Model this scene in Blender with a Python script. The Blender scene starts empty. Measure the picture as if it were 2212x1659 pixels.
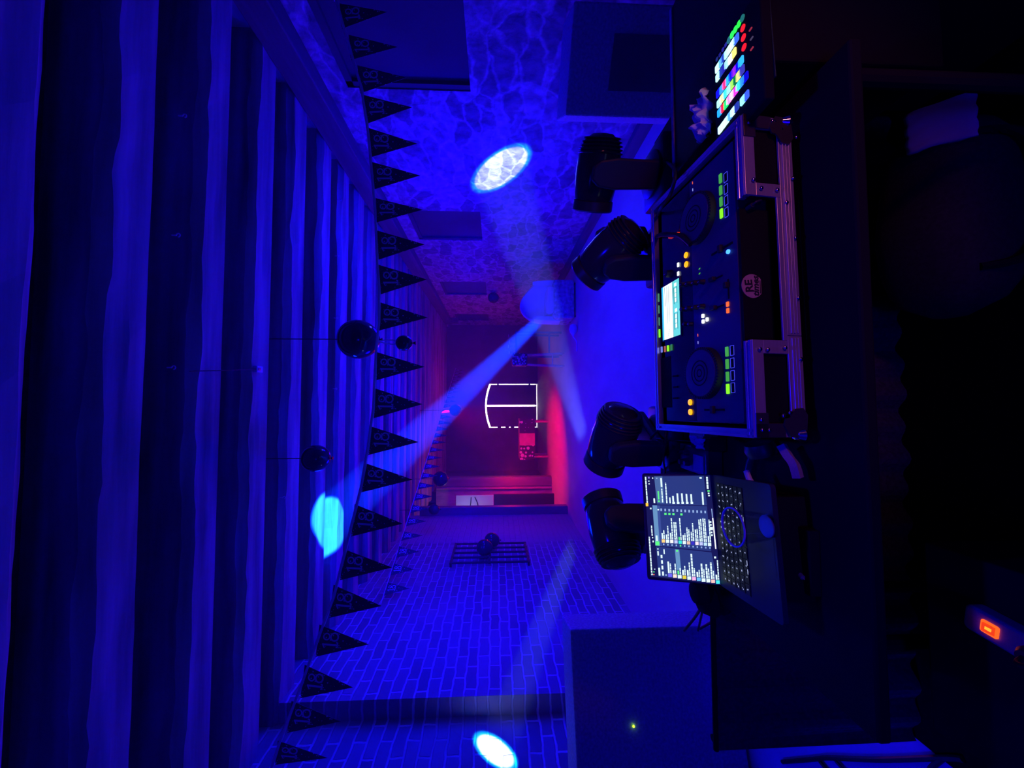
import bpy, bmesh, math, random
from mathutils import Vector, Matrix, Euler, noise

SC = bpy.context.scene
COL = SC.collection
random.seed(18)
R = math.radians

# ------------------------------------------------------------------ camera
FPX = 830.0
CAM = Vector((0, 0, 1.6))
_a, _b = math.atan(36.5 / FPX), math.atan(36.0 / FPX)
_f0 = Vector((math.sin(_a), math.cos(_a), 0))
_fw = _f0 * math.cos(_b) - Vector((0, 0, 1)) * math.sin(_b)
_dn = -(Vector((0, 0, 1)) * math.cos(_b) + _f0 * math.sin(_b))
_rt = Vector((math.cos(_a), -math.sin(_a), 0))
cd = bpy.data.cameras.new('camera')
cd.sensor_fit = 'HORIZONTAL'; cd.sensor_width = 36; cd.lens = FPX / 2212 * 36
cd.clip_start = 0.05; cd.clip_end = 100
cam = bpy.data.objects.new('camera', cd); COL.objects.link(cam)
m3 = Matrix((_dn, _rt, -_fw)).transposed()          # the phone was turned: image right is down
cam.matrix_world = Matrix.Translation(CAM) @ m3.to_4x4()
SC.camera = cam

# ------------------------------------------------------------------ view, world, room lights and added fills
SC.view_settings.view_transform = 'Standard'
SC.view_settings.look = 'None'
SC.view_settings.exposure = 0
SC.view_settings.gamma = 1
SC.view_settings.use_curve_mapping = False
w = bpy.data.worlds.new('night'); SC.world = w; w.use_nodes = True
w.node_tree.nodes['Background'].inputs[0].default_value = (0.0, 0.0, 1, 1)
w.node_tree.nodes['Background'].inputs[1].default_value = 0.004
SC.cycles.max_bounces = 8
SC.cycles.volume_bounces = 0
SC.cycles.sample_clamp_indirect = 4
SC.cycles.caustics_reflective = False
SC.cycles.caustics_refractive = False
BLUE = (0.0015, 0.0, 1.0)


def lamp(name, kind, loc, energy, color, target=None, radius=0.1, angle=None, blend=0.15, size=None, slit=None):
    l = bpy.data.lights.new(name, kind)
    l.energy = energy; l.color = color
    if kind in ('SPOT', 'POINT'):
        l.shadow_soft_size = radius
    if kind == 'SPOT':
        l.spot_size = R(angle); l.spot_blend = blend
    if kind == 'AREA':
        l.shape = 'RECTANGLE'; l.size, l.size_y = size
    o = bpy.data.objects.new(name, l); COL.objects.link(o)
    o.location = loc
    if target is not None:
        o.rotation_euler = (Vector(target) - Vector(loc)).to_track_quat('-Z', 'Y').to_euler()
    if slit is not None:                             # oval gobo: long axis lies along slit
        z = (Vector(loc) - Vector(target)).normalized(); y = Vector(slit); y = (y - y.dot(z) * z).normalized(); x = y.cross(z)
        o.rotation_euler = Matrix((x, y, z)).transposed().to_euler()
        o.scale = (0.52, 1, 1)
    return o


lamp('blue_fill_right', 'POINT', (1.6, 4.6, 1.9), 195, BLUE, radius=0.25)  # unseen fill near the right wall spot, standing in for its bounce
lamp('blue_fill_left', 'POINT', (-1.2, 4.2, 1.9), 85, BLUE, radius=0.25)  # added fill without a fixture, lifts the left wall and floor
lamp('blue_fill_middle', 'POINT', (0.1, 6.8, 2.0), 150, BLUE, radius=0.25)  # another fixtureless fill, added to brighten the hall further back
lamp('blue_fill_rear', 'POINT', (-0.5, -1.4, 1.2), 34, BLUE, radius=0.25)  # added fill behind the camera for the faces turned towards it
lamp('blue_fill_side', 'SPOT', (-2.5, 1.2, 1.9), 110, BLUE, target=(-1.75, 1.75, 0.0), radius=0.06, angle=46, blend=0.4)  # unseen spot added to brighten the floor left of the booth
lamp('alcove_lamp', 'POINT', (-3.0, 9.9, 2.3), 4, (0.9, 0.8, 1.0), radius=0.08)
lamp('red_floor_spot', 'SPOT', (-0.2, 9.6, 2.9), 700, (1, 0.0, 0.01), target=(-1.5, 10.4, 0.0), radius=0.1, angle=75, blend=0.8)
lamp('red_uplight', 'POINT', (-1.9, 10.4, 1.2), 36, (1, 0.01, 0.02), radius=0.1)
lamp('red_room_glow', 'POINT', (0.6, 12.0, 2.2), 18, (1, 0.0, 0.1), radius=0.3)
lamp('blue_fill_booth', 'SPOT', (0.1, 0.55, 2.7), 46, BLUE, target=(0.12, 1.12, 0.9), radius=0.05, angle=62, blend=0.7)  # added lamp out of view, lifts deck, rails and laptop from above
lamp('warm_room_lamp', 'SPOT', (1.2, -0.6, 1.02), 17, (1, 0.18, 0.22), target=(0.47, 0.98, 0.90), radius=0.12, angle=47, blend=0.6)


# ------------------------------------------------------------------ pixel rays (photo pixels, 2212 x 1659)
def ray(x, y):
    return _fw + (1659 - y - 829.5) / FPX * _rt + (x - 1106) / FPX * _dn


def onp(x, y, p, n):
    q = ray(x, y); n = Vector(n)
    return CAM + q * ((Vector(p) - CAM).dot(n) / q.dot(n))


def onx(x, y, v): return onp(x, y, (v, 0, 0), (1, 0, 0))
def ony(x, y, v): return onp(x, y, (0, v, 0), (0, 1, 0))
def onz(x, y, v): return onp(x, y, (0, 0, v), (0, 0, 1))


# ------------------------------------------------------------------ materials
def s2l(c):
    return tuple((v / 12.92 if v <= 0.04045 else ((v + 0.055) / 1.055) ** 2.4) for v in [k / 255 for k in c])


def new_mat(name):
    m = bpy.data.materials.new(name); m.use_nodes = True
    nt = m.node_tree
    return m, nt, nt.nodes['Principled BSDF'], nt.nodes.new, nt.links.new


def mat(name, color, rough=0.6, metal=0.0, noise_scale=None, var=0.25, bump=0.0, stretch=None, spec=0.5):
    m, nt, b, N, L = new_mat(name)
    b.inputs['Base Color'].default_value = (*color, 1)
    b.inputs['Roughness'].default_value = rough
    b.inputs['Metallic'].default_value = metal
    b.inputs['Specular IOR Level'].default_value = spec
    if noise_scale:
        tc = N('ShaderNodeTexCoord'); mp = N('ShaderNodeMapping')
        L(tc.outputs['Object'], mp.inputs[0])
        if stretch: mp.inputs['Scale'].default_value = stretch
        no = N('ShaderNodeTexNoise'); no.inputs['Scale'].default_value = noise_scale; no.inputs['Detail'].default_value = 5
        L(mp.outputs[0], no.inputs['Vector'])
        rp = N('ShaderNodeValToRGB')
        rp.color_ramp.elements[0].position = 0.3; rp.color_ramp.elements[1].position = 0.7
        rp.color_ramp.elements[0].color = (*[c * (1 - var) for c in color], 1)
        rp.color_ramp.elements[1].color = (*[min(1, c * (1 + var)) for c in color], 1)
        L(no.outputs['Fac'], rp.inputs[0]); L(rp.outputs[0], b.inputs['Base Color'])
        if bump:
            bp = N('ShaderNodeBump'); bp.inputs['Strength'].default_value = bump; bp.inputs['Distance'].default_value = 0.02
            L(no.outputs['Fac'], bp.inputs['Height']); L(bp.outputs[0], b.inputs['Normal'])
    return m


def em(name, rgb, strength=1.0):
    m, nt, b, N, L = new_mat(name)
    c = s2l(rgb)
    b.inputs['Base Color'].default_value = (0.02, 0.02, 0.02, 1)
    b.inputs['Emission Color'].default_value = (*c, 1)
    b.inputs['Emission Strength'].default_value = strength
    return m


def mat_brick():
    m, nt, b, N, L = new_mat('old_brick')
    tc = N('ShaderNodeTexCoord'); sp = N('ShaderNodeSeparateXYZ'); cb = N('ShaderNodeCombineXYZ')
    L(tc.outputs['Object'], sp.inputs[0]); L(sp.outputs['Y'], cb.inputs['X']); L(sp.outputs['Z'], cb.inputs['Y'])
    nd = N('ShaderNodeTexNoise'); nd.inputs['Scale'].default_value = 5; nd.inputs['Detail'].default_value = 3
    L(tc.outputs['Object'], nd.inputs['Vector'])
    vm = N('ShaderNodeVectorMath'); vm.operation = 'SCALE'; vm.inputs['Scale'].default_value = 0.045
    L(nd.outputs['Color'], vm.inputs[0])
    va = N('ShaderNodeVectorMath'); va.operation = 'ADD'
    L(cb.outputs[0], va.inputs[0]); L(vm.outputs[0], va.inputs[1])
    br = N('ShaderNodeTexBrick')
    br.inputs['Scale'].default_value = 1; br.inputs['Brick Width'].default_value = 0.29; br.inputs['Row Height'].default_value = 0.105
    br.inputs['Mortar Size'].default_value = 0.013; br.inputs['Mortar Smooth'].default_value = 0.5
    br.inputs['Color1'].default_value = (0.20, 0.15, 0.25, 1); br.inputs['Color2'].default_value = (0.30, 0.22, 0.40, 1)
    br.inputs['Mortar'].default_value = (0.62, 0.6, 0.75, 1)
    L(va.outputs[0], br.inputs['Vector'])
    # worn plaster patches, and smooth plaster past Y = 6.9
    n2 = N('ShaderNodeTexNoise'); n2.inputs['Scale'].default_value = 1.1; n2.inputs['Detail'].default_value = 6
    L(tc.outputs['Object'], n2.inputs['Vector'])
    mr = N('ShaderNodeMapRange'); mr.inputs['From Min'].default_value = 0.52; mr.inputs['From Max'].default_value = 0.66
    L(n2.outputs['Fac'], mr.inputs['Value'])
    m2 = N('ShaderNodeMapRange'); m2.inputs['From Min'].default_value = 6.9; m2.inputs['From Max'].default_value = 7.0
    L(sp.outputs['Y'], m2.inputs['Value'])
    mx = N('ShaderNodeMath'); mx.operation = 'MULTIPLY_ADD'; mx.inputs[1].default_value = 0.75
    L(mr.outputs[0], mx.inputs[0]); L(m2.outputs[0], mx.inputs[2])
    mx.use_clamp = True
    mix = N('ShaderNodeMix'); mix.data_type = 'RGBA'
    L(mx.outputs[0], mix.inputs['Factor']); L(br.outputs['Color'], mix.inputs['A'])
    mix.inputs['B'].default_value = (0.42, 0.36, 0.45, 1)
    L(mix.outputs['Result'], b.inputs['Base Color'])
    b.inputs['Roughness'].default_value = 0.9
    bp = N('ShaderNodeBump'); bp.inputs['Strength'].default_value = 0.7; bp.inputs['Distance'].default_value = 0.015; bp.invert = True
    L(br.outputs['Fac'], bp.inputs['Height'])
    b2 = N('ShaderNodeBump'); b2.inputs['Strength'].default_value = 0.5; b2.inputs['Distance'].default_value = 0.03
    L(nd.outputs['Fac'], b2.inputs['Height']); L(bp.outputs[0], b2.inputs['Normal']); L(b2.outputs[0], b.inputs['Normal'])
    return m


def mat_rubble():
    m, nt, b, N, L = new_mat('rubble_stone')
    tc = N('ShaderNodeTexCoord'); mp = N('ShaderNodeMapping'); mp.inputs['Scale'].default_value = (1, 0.62, 1.35)
    nd = N('ShaderNodeTexNoise'); nd.inputs['Scale'].default_value = 2.4; nd.inputs['Detail'].default_value = 5
    L(tc.outputs['Object'], nd.inputs['Vector'])
    vm = N('ShaderNodeVectorMath'); vm.operation = 'SCALE'; vm.inputs['Scale'].default_value = 0.34
    L(nd.outputs['Color'], vm.inputs[0])
    va = N('ShaderNodeVectorMath'); va.operation = 'ADD'
    L(tc.outputs['Object'], mp.inputs[0]); L(mp.outputs[0], va.inputs[0]); L(vm.outputs[0], va.inputs[1])
    ve = N('ShaderNodeTexVoronoi'); ve.feature = 'DISTANCE_TO_EDGE'; ve.inputs['Scale'].default_value = 4.3
    L(va.outputs[0], ve.inputs['Vector'])
    vc = N('ShaderNodeTexVoronoi'); vc.inputs['Scale'].default_value = 4.3
    L(va.outputs[0], vc.inputs['Vector'])
    rp = N('ShaderNodeValToRGB')
    rp.color_ramp.elements[0].position = 0.02; rp.color_ramp.elements[1].position = 0.10
    rp.color_ramp.elements[0].color = (1, 1, 1, 1); rp.color_ramp.elements[1].color = (0, 0, 0, 1)
    L(ve.outputs['Distance'], rp.inputs[0])
    hs = N('ShaderNodeSeparateColor'); L(vc.outputs['Color'], hs.inputs[0])
    r2 = N('ShaderNodeValToRGB')
    r2.color_ramp.elements[0].color = (0.20, 0.18, 0.25, 1); r2.color_ramp.elements[1].color = (0.50, 0.46, 0.56, 1)
    L(hs.outputs[0], r2.inputs[0])
    n3 = N('ShaderNodeTexNoise'); n3.inputs['Scale'].default_value = 9; n3.inputs['Detail'].default_value = 6
    L(tc.outputs['Object'], n3.inputs['Vector'])
    r3 = N('ShaderNodeValToRGB'); r3.color_ramp.elements[0].position = 0.35; r3.color_ramp.elements[1].position = 0.6
    r3.color_ramp.elements[0].color = (0.45, 0.45, 0.45, 1)
    L(n3.outputs['Fac'], r3.inputs[0])
    mix = N('ShaderNodeMix'); mix.data_type = 'RGBA'
    mf = N('ShaderNodeMath'); mf.operation = 'MULTIPLY'; mf.inputs[1].default_value = 0.6
    L(rp.outputs[0], mf.inputs[0])
    L(mf.outputs[0], mix.inputs['Factor']); L(r2.outputs[0], mix.inputs['A']); mix.inputs['B'].default_value = (0.66, 0.62, 0.74, 1)
    mu = N('ShaderNodeMix'); mu.data_type = 'RGBA'; mu.blend_type = 'MULTIPLY'; mu.inputs['Factor'].default_value = 0.75
    L(mix.outputs['Result'], mu.inputs['A']); L(r3.outputs[0], mu.inputs['B'])
    L(mu.outputs['Result'], b.inputs['Base Color'])
    b.inputs['Roughness'].default_value = 0.95
    bp = N('ShaderNodeBump'); bp.inputs['Strength'].default_value = 0.8; bp.inputs['Distance'].default_value = 0.05
    L(n3.outputs['Fac'], bp.inputs['Height'])
    b2 = N('ShaderNodeBump'); b2.inputs['Strength'].default_value = 0.6; b2.inputs['Distance'].default_value = 0.05
    mn = N('ShaderNodeMath'); mn.operation = 'MINIMUM'; mn.inputs[1].default_value = 0.15
    L(ve.outputs['Distance'], mn.inputs[0]); L(mn.outputs[0], b2.inputs['Height']); L(bp.outputs[0], b2.inputs['Normal'])
    L(b2.outputs[0], b.inputs['Normal'])
    return m


def mat_dots(name, base, dot, scale, thr=0.30):
    m, nt, b, N, L = new_mat(name)
    tc = N('ShaderNodeTexCoord'); vo = N('ShaderNodeTexVoronoi'); vo.inputs['Scale'].default_value = scale
    vo.inputs['Randomness'].default_value = 0.75
    L(tc.outputs['Object'], vo.inputs['Vector'])
    hs = N('ShaderNodeSeparateColor'); L(vo.outputs['Color'], hs.inputs[0])
    mm = N('ShaderNodeMath'); mm.operation = 'MULTIPLY'; mm.inputs[1].default_value = thr
    L(hs.outputs[0], mm.inputs[0])
    lt = N('ShaderNodeMath'); lt.operation = 'LESS_THAN'
    L(vo.outputs['Distance'], lt.inputs[0]); L(mm.outputs[0], lt.inputs[1])
    mix = N('ShaderNodeMix'); mix.data_type = 'RGBA'
    L(lt.outputs[0], mix.inputs['Factor']); mix.inputs['A'].default_value = (*base, 1); mix.inputs['B'].default_value = (*dot, 1)
    L(mix.outputs['Result'], b.inputs['Base Color'])
    b.inputs['Roughness'].default_value = 0.5
    return m


M = {}
M['brick'] = mat_brick()
M['rubble'] = mat_rubble()
M['floor'] = mat('worn_concrete', (0.5, 0.48, 0.55), 0.75, noise_scale=2.5, var=0.10, bump=0.1, stretch=(1, 0.4, 1))
M['plaster'] = mat('rough_plaster', (0.55, 0.5, 0.6), 0.9, noise_scale=4, var=0.15, bump=0.3)
M['darkplaster'] = mat('dark_plaster', (0.16, 0.12, 0.18), 0.9, noise_scale=2, var=0.2)
M['joist'] = mat('hewn_oak', (0.30, 0.25, 0.33), 0.8, noise_scale=2.2, var=0.55, bump=0.5, stretch=(0.35, 4, 4))
M['plate'] = mat('dark_oak', (0.13, 0.10, 0.14), 0.7, noise_scale=3, var=0.3, bump=0.3, stretch=(4, 0.4, 4))
M['board'] = mat('ceiling_board', (0.07, 0.055, 0.08), 0.85, noise_scale=3, var=0.35, stretch=(5, 0.3, 1))
M['redwood'] = mat('panel_wood', (0.5, 0.3, 0.35), 0.6, noise_scale=5, var=0.25, stretch=(3, 3, 0.6))
M['purplewood'] = mat('painted_wood', (0.20, 0.12, 0.22), 0.6, noise_scale=5, var=0.15, stretch=(3, 3, 0.5))
M['blackout'] = mat('blackout_board', (0.07, 0.06, 0.09), 0.8, noise_scale=1.5, var=0.2)
M['white'] = mat('white_sheet', (0.8, 0.8, 0.8), 0.6)
M['cabinet'] = mat('black_paint', (0.40, 0.37, 0.5), 0.75, noise_scale=60, var=0.3, bump=0.15)
M['black'] = mat('black_plastic', (0.035, 0.033, 0.055), 0.4)
M['matte'] = mat('black_rubber', (0.014, 0.013, 0.022), 0.9, spec=0.1)
M['bag'] = mat('dark_canvas', (0.03, 0.028, 0.04), 0.9, noise_scale=90, var=0.3)
M['skirt'] = mat('booth_skirt', (0.07, 0.065, 0.09), 1.0, noise_scale=80, var=0.3, spec=0.05)
M['cloth'] = mat('shade_black', (0.006, 0.006, 0.008), 1.0, noise_scale=80, var=0.3, spec=0.05)  # near-black for the sheet that keeps the booth floor dark
M['gloss'] = mat('gloss_black', (0.03, 0.028, 0.05), 0.16)
M['panel'] = mat('deck_panel', (0.08, 0.075, 0.13), 0.4)
M['jogtop'] = mat('jog_metal', (0.14, 0.12, 0.16), 0.35, metal=0.6)
M['jogside'] = mat('jog_rubber', (0.015, 0.015, 0.02), 0.6)
M['laminate'] = mat('black_laminate', (0.008, 0.008, 0.011), 0.6, spec=0.2)
M['alu'] = mat('aluminium', (0.6, 0.58, 0.66), 0.36, metal=0.6, noise_scale=90, var=0.06, stretch=(0.1, 6, 6))
M['steel'] = mat('dark_steel', (0.20, 0.19, 0.20), 0.35, metal=0.9)
M['chrome'] = mat('chrome', (0.8, 0.8, 0.8), 0.08, metal=1.0)
M['balloon'] = mat('foil_black', (0.06, 0.05, 0.08), 0.12, metal=0.6)
M['ribbon'] = mat('white_ribbon', (0.85, 0.8, 0.9), 0.5)
M['pennant'] = mat_dots('pennant_card', (0.05, 0.045, 0.08), (0.8, 0.75, 0.85), 70, 0.40)
M['print'] = mat('silver_print', (0.85, 0.8, 0.95), 0.45)
M['rim'] = mat('lit_aluminium', (0.85, 0.85, 0.92), 0.25, metal=0.85)  # brighter copy of the aluminium, light on the top rails put into it
M['iron'] = mat('wrought_iron', (0.03, 0.03, 0.035), 0.6)
M['cable'] = mat('cable_black', (0.012, 0.012, 0.014), 0.5)
M['napkin'] = mat('paper_napkin', (0.85, 0.78, 0.72), 0.9, noise_scale=40, var=0.06)
M['strap'] = mat('green_webbing', (0.02, 0.10, 0.07), 0.8, noise_scale=200, var=0.3)
M['sticker'] = mat('sticker_cream', (0.62, 0.42, 0.30), 0.7, noise_scale=60, var=0.08)
M['ink'] = mat('ink', (0.015, 0.01, 0.02), 0.7)
M['strip'] = mat('grey_plastic', (0.35, 0.32, 0.36), 0.6, noise_scale=300, var=0.1)
M['laptop'] = mat('space_grey', (0.045, 0.042, 0.075), 0.5, metal=0.1, spec=0.2)
M['key'] = mat('key_black', (0.010, 0.010, 0.012), 0.5)
M['skinseat'] = mat_dots('animal_print', (0.05, 0.03, 0.04), (0.6, 0.5, 0.5), 26, 0.8)
M['dotcloth'] = mat_dots('dotted_cloth', (0.02, 0.015, 0.02), (0.8, 0.6, 0.6), 9, 0.5)
M['sofa'] = mat('light_upholstery', (0.42, 0.4, 0.5), 0.9, noise_scale=14, var=0.5, bump=0.6)
M['throw'] = mat('light_throw', (0.7, 0.68, 0.8), 0.9, noise_scale=5, var=0.1, bump=0.2)
M['redcloth'] = mat('red_cloth', (0.6, 0.2, 0.25), 0.8, noise_scale=8, var=0.2)
M['white_plastic'] = mat('white_plastic', (0.75, 0.75, 0.8), 0.4)
M['paper'] = mat('scrap_paper', (0.6, 0.6, 0.7), 0.9)
M['teal'] = mat('teal_tag', (0.05, 0.4, 0.4), 0.6)
g, nt, b, N, L = new_mat('clear_plastic')
tr = N('ShaderNodeBsdfTransparent'); tr.inputs[0].default_value = (0.93, 0.94, 0.97, 1)
gy = N('ShaderNodeBsdfGlossy'); gy.inputs['Roughness'].default_value = 0.08
lw_ = N('ShaderNodeLayerWeight'); lw_.inputs['Blend'].default_value = 0.12
mx_ = N('ShaderNodeMixShader')
L(lw_.outputs['Facing'], mx_.inputs[0]); L(tr.outputs[0], mx_.inputs[1]); L(gy.outputs[0], mx_.inputs[2])
L(mx_.outputs[0], nt.nodes['Material Output'].inputs['Surface'])
M['clear'] = g
m = bpy.data.materials.new('thin_haze'); m.use_nodes = True
for n in list(m.node_tree.nodes):
    if n.type == 'BSDF_PRINCIPLED': m.node_tree.nodes.remove(n)
vs = m.node_tree.nodes.new('ShaderNodeVolumeScatter')
vs.inputs['Density'].default_value = 0.022; vs.inputs['Anisotropy'].default_value = 0.25
m.node_tree.links.new(vs.outputs[0], m.node_tree.nodes['Material Output'].inputs['Volume'])
M['haze'] = m
_emc = {}


def E(rgb, s=1.0):
    k = (rgb, s)
    if k not in _emc: _emc[k] = em('lit_%02x%02x%02x_%d' % (*rgb, int(s * 100)), rgb, s)
    return _emc[k]


# ------------------------------------------------------------------ mesh builder
class MB:
    def __init__(s):
        s.bm = bmesh.new(); s.mats = []; s.cur = 0

    def use(s, m):
        if m not in s.mats: s.mats.append(m)
        s.cur = s.mats.index(m); return s

    def _fin(s, faces):
        for f in faces: f.material_index = s.cur

    def mesh_from(s, verts, faces, mx=None):
        vs = [s.bm.verts.new((mx @ Vector(v)) if mx else v) for v in verts]
        fs = []
        for f in faces:
            try: fs.append(s.bm.faces.new([vs[i] for i in f]))
            except ValueError: pass
        s._fin(fs); return vs

    def box(s, c, size, mx=None, bevel=0.0, rot=None):
        x, y, z = [k / 2 for k in size]
        T = Matrix.Translation(Vector(c))
        if rot is not None: T = T @ Euler(rot).to_matrix().to_4x4()
        if mx is not None: T = mx @ T
        if bevel <= 0:
            vv = [(i, j, k) for i in (-x, x) for j in (-y, y) for k in (-z, z)]
            s.mesh_from(vv, [(0, 1, 3, 2), (4, 6, 7, 5), (0, 4, 5, 1), (2, 3, 7, 6), (0, 2, 6, 4), (1, 5, 7, 3)], T)
        else:
            b2 = bmesh.new()
            bmesh.ops.create_cube(b2, size=1)
            for v in b2.verts: v.co = Vector((v.co.x * 2 * x, v.co.y * 2 * y, v.co.z * 2 * z))
            bmesh.ops.bevel(b2, geom=b2.edges[:], offset=min(bevel, 0.49 * min(size)), segments=2, affect='EDGES', profile=0.5)
            s.add_bm(b2, T)
        return s

    def add_bm(s, b2, T=None):
        b2.verts.index_update()
        vv = [v.co.copy() for v in b2.verts]
        ff = [[v.index for v in f.verts] for f in b2.faces]
        s.mesh_from(vv, ff, T); b2.free()

    def prism(s, poly, h, mx=None, z0=0.0):
        """poly in local XY, extruded along Z from z0 to z0 + h"""
        n = len(poly)
        vv = [(p[0], p[1], z0) for p in poly] + [(p[0], p[1], z0 + h) for p in poly]
        ff = [tuple(range(n))[::-1], tuple(range(n, 2 * n))] + [(i, (i + 1) % n, n + (i + 1) % n, n + i) for i in range(n)]
        s.mesh_from(vv, ff, mx); return s

    def cyl(s, p0, p1, r0, r1=None, seg=16, caps=True):
        p0, p1 = Vector(p0), Vector(p1); r1 = r0 if r1 is None else r1
        q = (p1 - p0).to_track_quat('Z', 'Y').to_matrix()
        vv = []
        for p, r in ((p0, r0), (p1, r1)):
            for i in range(seg):
                t = 2 * math.pi * i / seg
                vv.append(p + q @ Vector((r * math.cos(t), r * math.sin(t), 0)))
        ff = [(i, (i + 1) % seg, seg + (i + 1) % seg, seg + i) for i in range(seg)]
        if caps: ff += [tuple(range(seg))[::-1], tuple(range(seg, 2 * seg))]
        s.mesh_from(vv, ff); return s

    def lathe(s, prof, mx=None, seg=24, sy=1.0):
        """profile of (r, z) around local Z"""
        vv, ff = [], []
        for r, z in prof:
            for i in range(seg):
                t = 2 * math.pi * i / seg
                vv.append((r * math.cos(t), sy * r * math.sin(t), z))
        n = len(prof)
        for k in range(n - 1):
            for i in range(seg):
                ff.append((k * seg + i, k * seg + (i + 1) % seg, (k + 1) * seg + (i + 1) % seg, (k + 1) * seg + i))
        closed = prof[0] == prof[-1]
        if prof[0][0] > 1e-6 and not closed: ff.append(tuple(range(seg))[::-1])
        if prof[-1][0] > 1e-6 and not closed: ff.append(tuple((n - 1) * seg + i for i in range(seg)))
        s.mesh_from(vv, ff, mx); return s

    def tube(s, pts, r, seg=8):
        pts = [Vector(p) for p in pts]
        up = Vector((0.123, 0.31, 0.94)).normalized()
        rings = []
        for i, p in enumerate(pts):
            d = (pts[min(i + 1, len(pts) - 1)] - pts[max(i - 1, 0)]).normalized()
            a = d.cross(up)
            if a.length < 1e-4: a = d.cross(Vector((1, 0, 0)))
            a.normalize(); bb = d.cross(a)
            rings.append([p + r * (math.cos(2 * math.pi * k / seg) * a + math.sin(2 * math.pi * k / seg) * bb) for k in range(seg)])
        vv = [v for rg in rings for v in rg]
        ff = []
        for i in range(len(rings) - 1):
            for k in range(seg):
                ff.append((i * seg + k, i * seg + (k + 1) % seg, (i + 1) * seg + (k + 1) % seg, (i + 1) * seg + k))
        ff += [tuple(range(seg))[::-1], tuple((len(rings) - 1) * seg + k for k in range(seg))]
        s.mesh_from(vv, ff); return s

    def build(s, name, mt=None, parent=None, smooth=False, loc=None, rot=None):
        bmesh.ops.remove_doubles(s.bm, verts=s.bm.verts, dist=1e-6)
        bmesh.ops.recalc_face_normals(s.bm, faces=s.bm.faces)
        me = bpy.data.meshes.new(name)
        s.bm.to_mesh(me); s.bm.free()
        for x in (s.mats or [mt]): me.materials.append(x)
        if smooth:
            me.polygons.foreach_set('use_smooth', [True] * len(me.polygons))
            try: me.set_sharp_from_angle(angle=R(40))
            except Exception: pass
        o = bpy.data.objects.new(name, me); COL.objects.link(o)
        if parent is not None: o.parent = parent
        if loc is not None: o.location = loc
        if rot is not None: o.rotation_euler = rot
        return o


def tag(o, label, cat, group=None, kind=None):
    o['label'] = label; o['category'] = cat
    if group: o['group'] = group
    if kind: o['kind'] = kind
    return o


def thing(name, label, cat, mx=None, group=None):
    o = bpy.data.objects.new(name, None); COL.objects.link(o)
    o.empty_display_size = 0.05
    if mx is not None: o.matrix_world = mx
    return tag(o, label, cat, group)


def struct(o):
    o['kind'] = 'structure'; return o


def copy_tree(o, parent=None):
    c = o.copy(); COL.objects.link(c)
    if parent is not None:
        c.parent = parent; c.matrix_parent_inverse = o.matrix_parent_inverse.copy()
    for ch in list(o.children): copy_tree(ch, c)
    return c


def box_obj(name, lo, hi, mt):
    mb = MB(); lo, hi = Vector(lo), Vector(hi)
    mb.box((lo + hi) / 2, hi - lo); return mb.build(name, mt)


def smooth_path(pts, n=10):
    P = [Vector(p) for p in pts]
    out = []
    for i in range(len(P) - 1):
        p0, p1, p2, p3 = P[max(i - 1, 0)], P[i], P[i + 1], P[min(i + 2, len(P) - 1)]
        for k in range(n):
            t = k / n
            out.append(0.5 * ((2 * p1) + (-p0 + p2) * t + (2 * p0 - 5 * p1 + 4 * p2 - p3) * t * t + (-p0 + 3 * p1 - 3 * p2 + p3) * t ** 3))
    out.append(P[-1]); return out


def frame(o, ex, ey, ez):
    m = Matrix((ex, ey, ez)).transposed().to_4x4()
    return Matrix.Translation(o) @ m


# ================================================================== THE ROOM
ZJ, ZC = 3.38, 3.66
XR, XL = 2.87, -2.5
YF = 14.5
struct(box_obj('floor', (-3.6, -1.6, -0.1), (3.4, YF + 1.2, 0), M['floor']))
struct(box_obj('ceiling', (-3.6, -1.6, ZC), (3.4, YF + 0.6, ZC + 0.05), M['board']))
# right wall with four deep window niches
nich = [(2.35, 3.46), (5.73, 6.79), (9.2, 10.36), (12.65, 13.7)]
ZS, ZT = 1.83, 2.95
mb = MB(); T = 0.5
ys = -1.6
for a0, a1 in nich + [(YF + 0.3, None)]:
    mb.box((XR + T / 2, (ys + a0) / 2, ZC / 2), (T, a0 - ys, ZC))
    if a1:
        mb.box((XR + T / 2, (a0 + a1) / 2, ZS / 2), (T, a1 - a0, ZS))
        mb.box((XR + T / 2, (a0 + a1) / 2, (ZT + ZC) / 2), (T, a1 - a0, ZC - ZT))
        ys = a1
struct(mb.build('wall_right', M['rubble']))
for i, (a0, a1) in enumerate(nich):
    mb = MB()
    mb.box((XR + 0.06, (a0 + a1) / 2, (ZS + ZT) / 2), (0.03, a1 - a0 + 0.02, ZT - ZS + 0.02))
    if i == 3:
        for k in range(9): mb.box((XR + 0.035, (a0 + a1) / 2, ZS + 0.1 + k * 0.11), (0.03, a1 - a0 - 0.1, 0.05))
    o = struct(mb.build('window_%d' % (i + 1), M['blackout']))
    f = MB()
    for yy in (a0 + 0.03, a1 - 0.03): f.box((XR + 0.03, yy, (ZS + ZT) / 2), (0.04, 0.06, ZT - ZS))
    f.box((XR + 0.03, (a0 + a1) / 2, ZT - 0.03), (0.04, a1 - a0, 0.06))
    f.build('window_frame', M['blackout'], o)
struct(box_obj('baseboard_right', (XR - 0.07, -1.6, 0), (XR, YF, 0.13), M['plate']))
# left wall: near piece set back, main piece
mb = MB()
mb.box((-2.964, 0.892, ZC / 2), (0.6, 4.984, ZC)); mb.box((-2.90, 5.99, ZC / 2), (0.8, 5.22, ZC))
struct(mb.build('wall_left', M['brick']))
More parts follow.
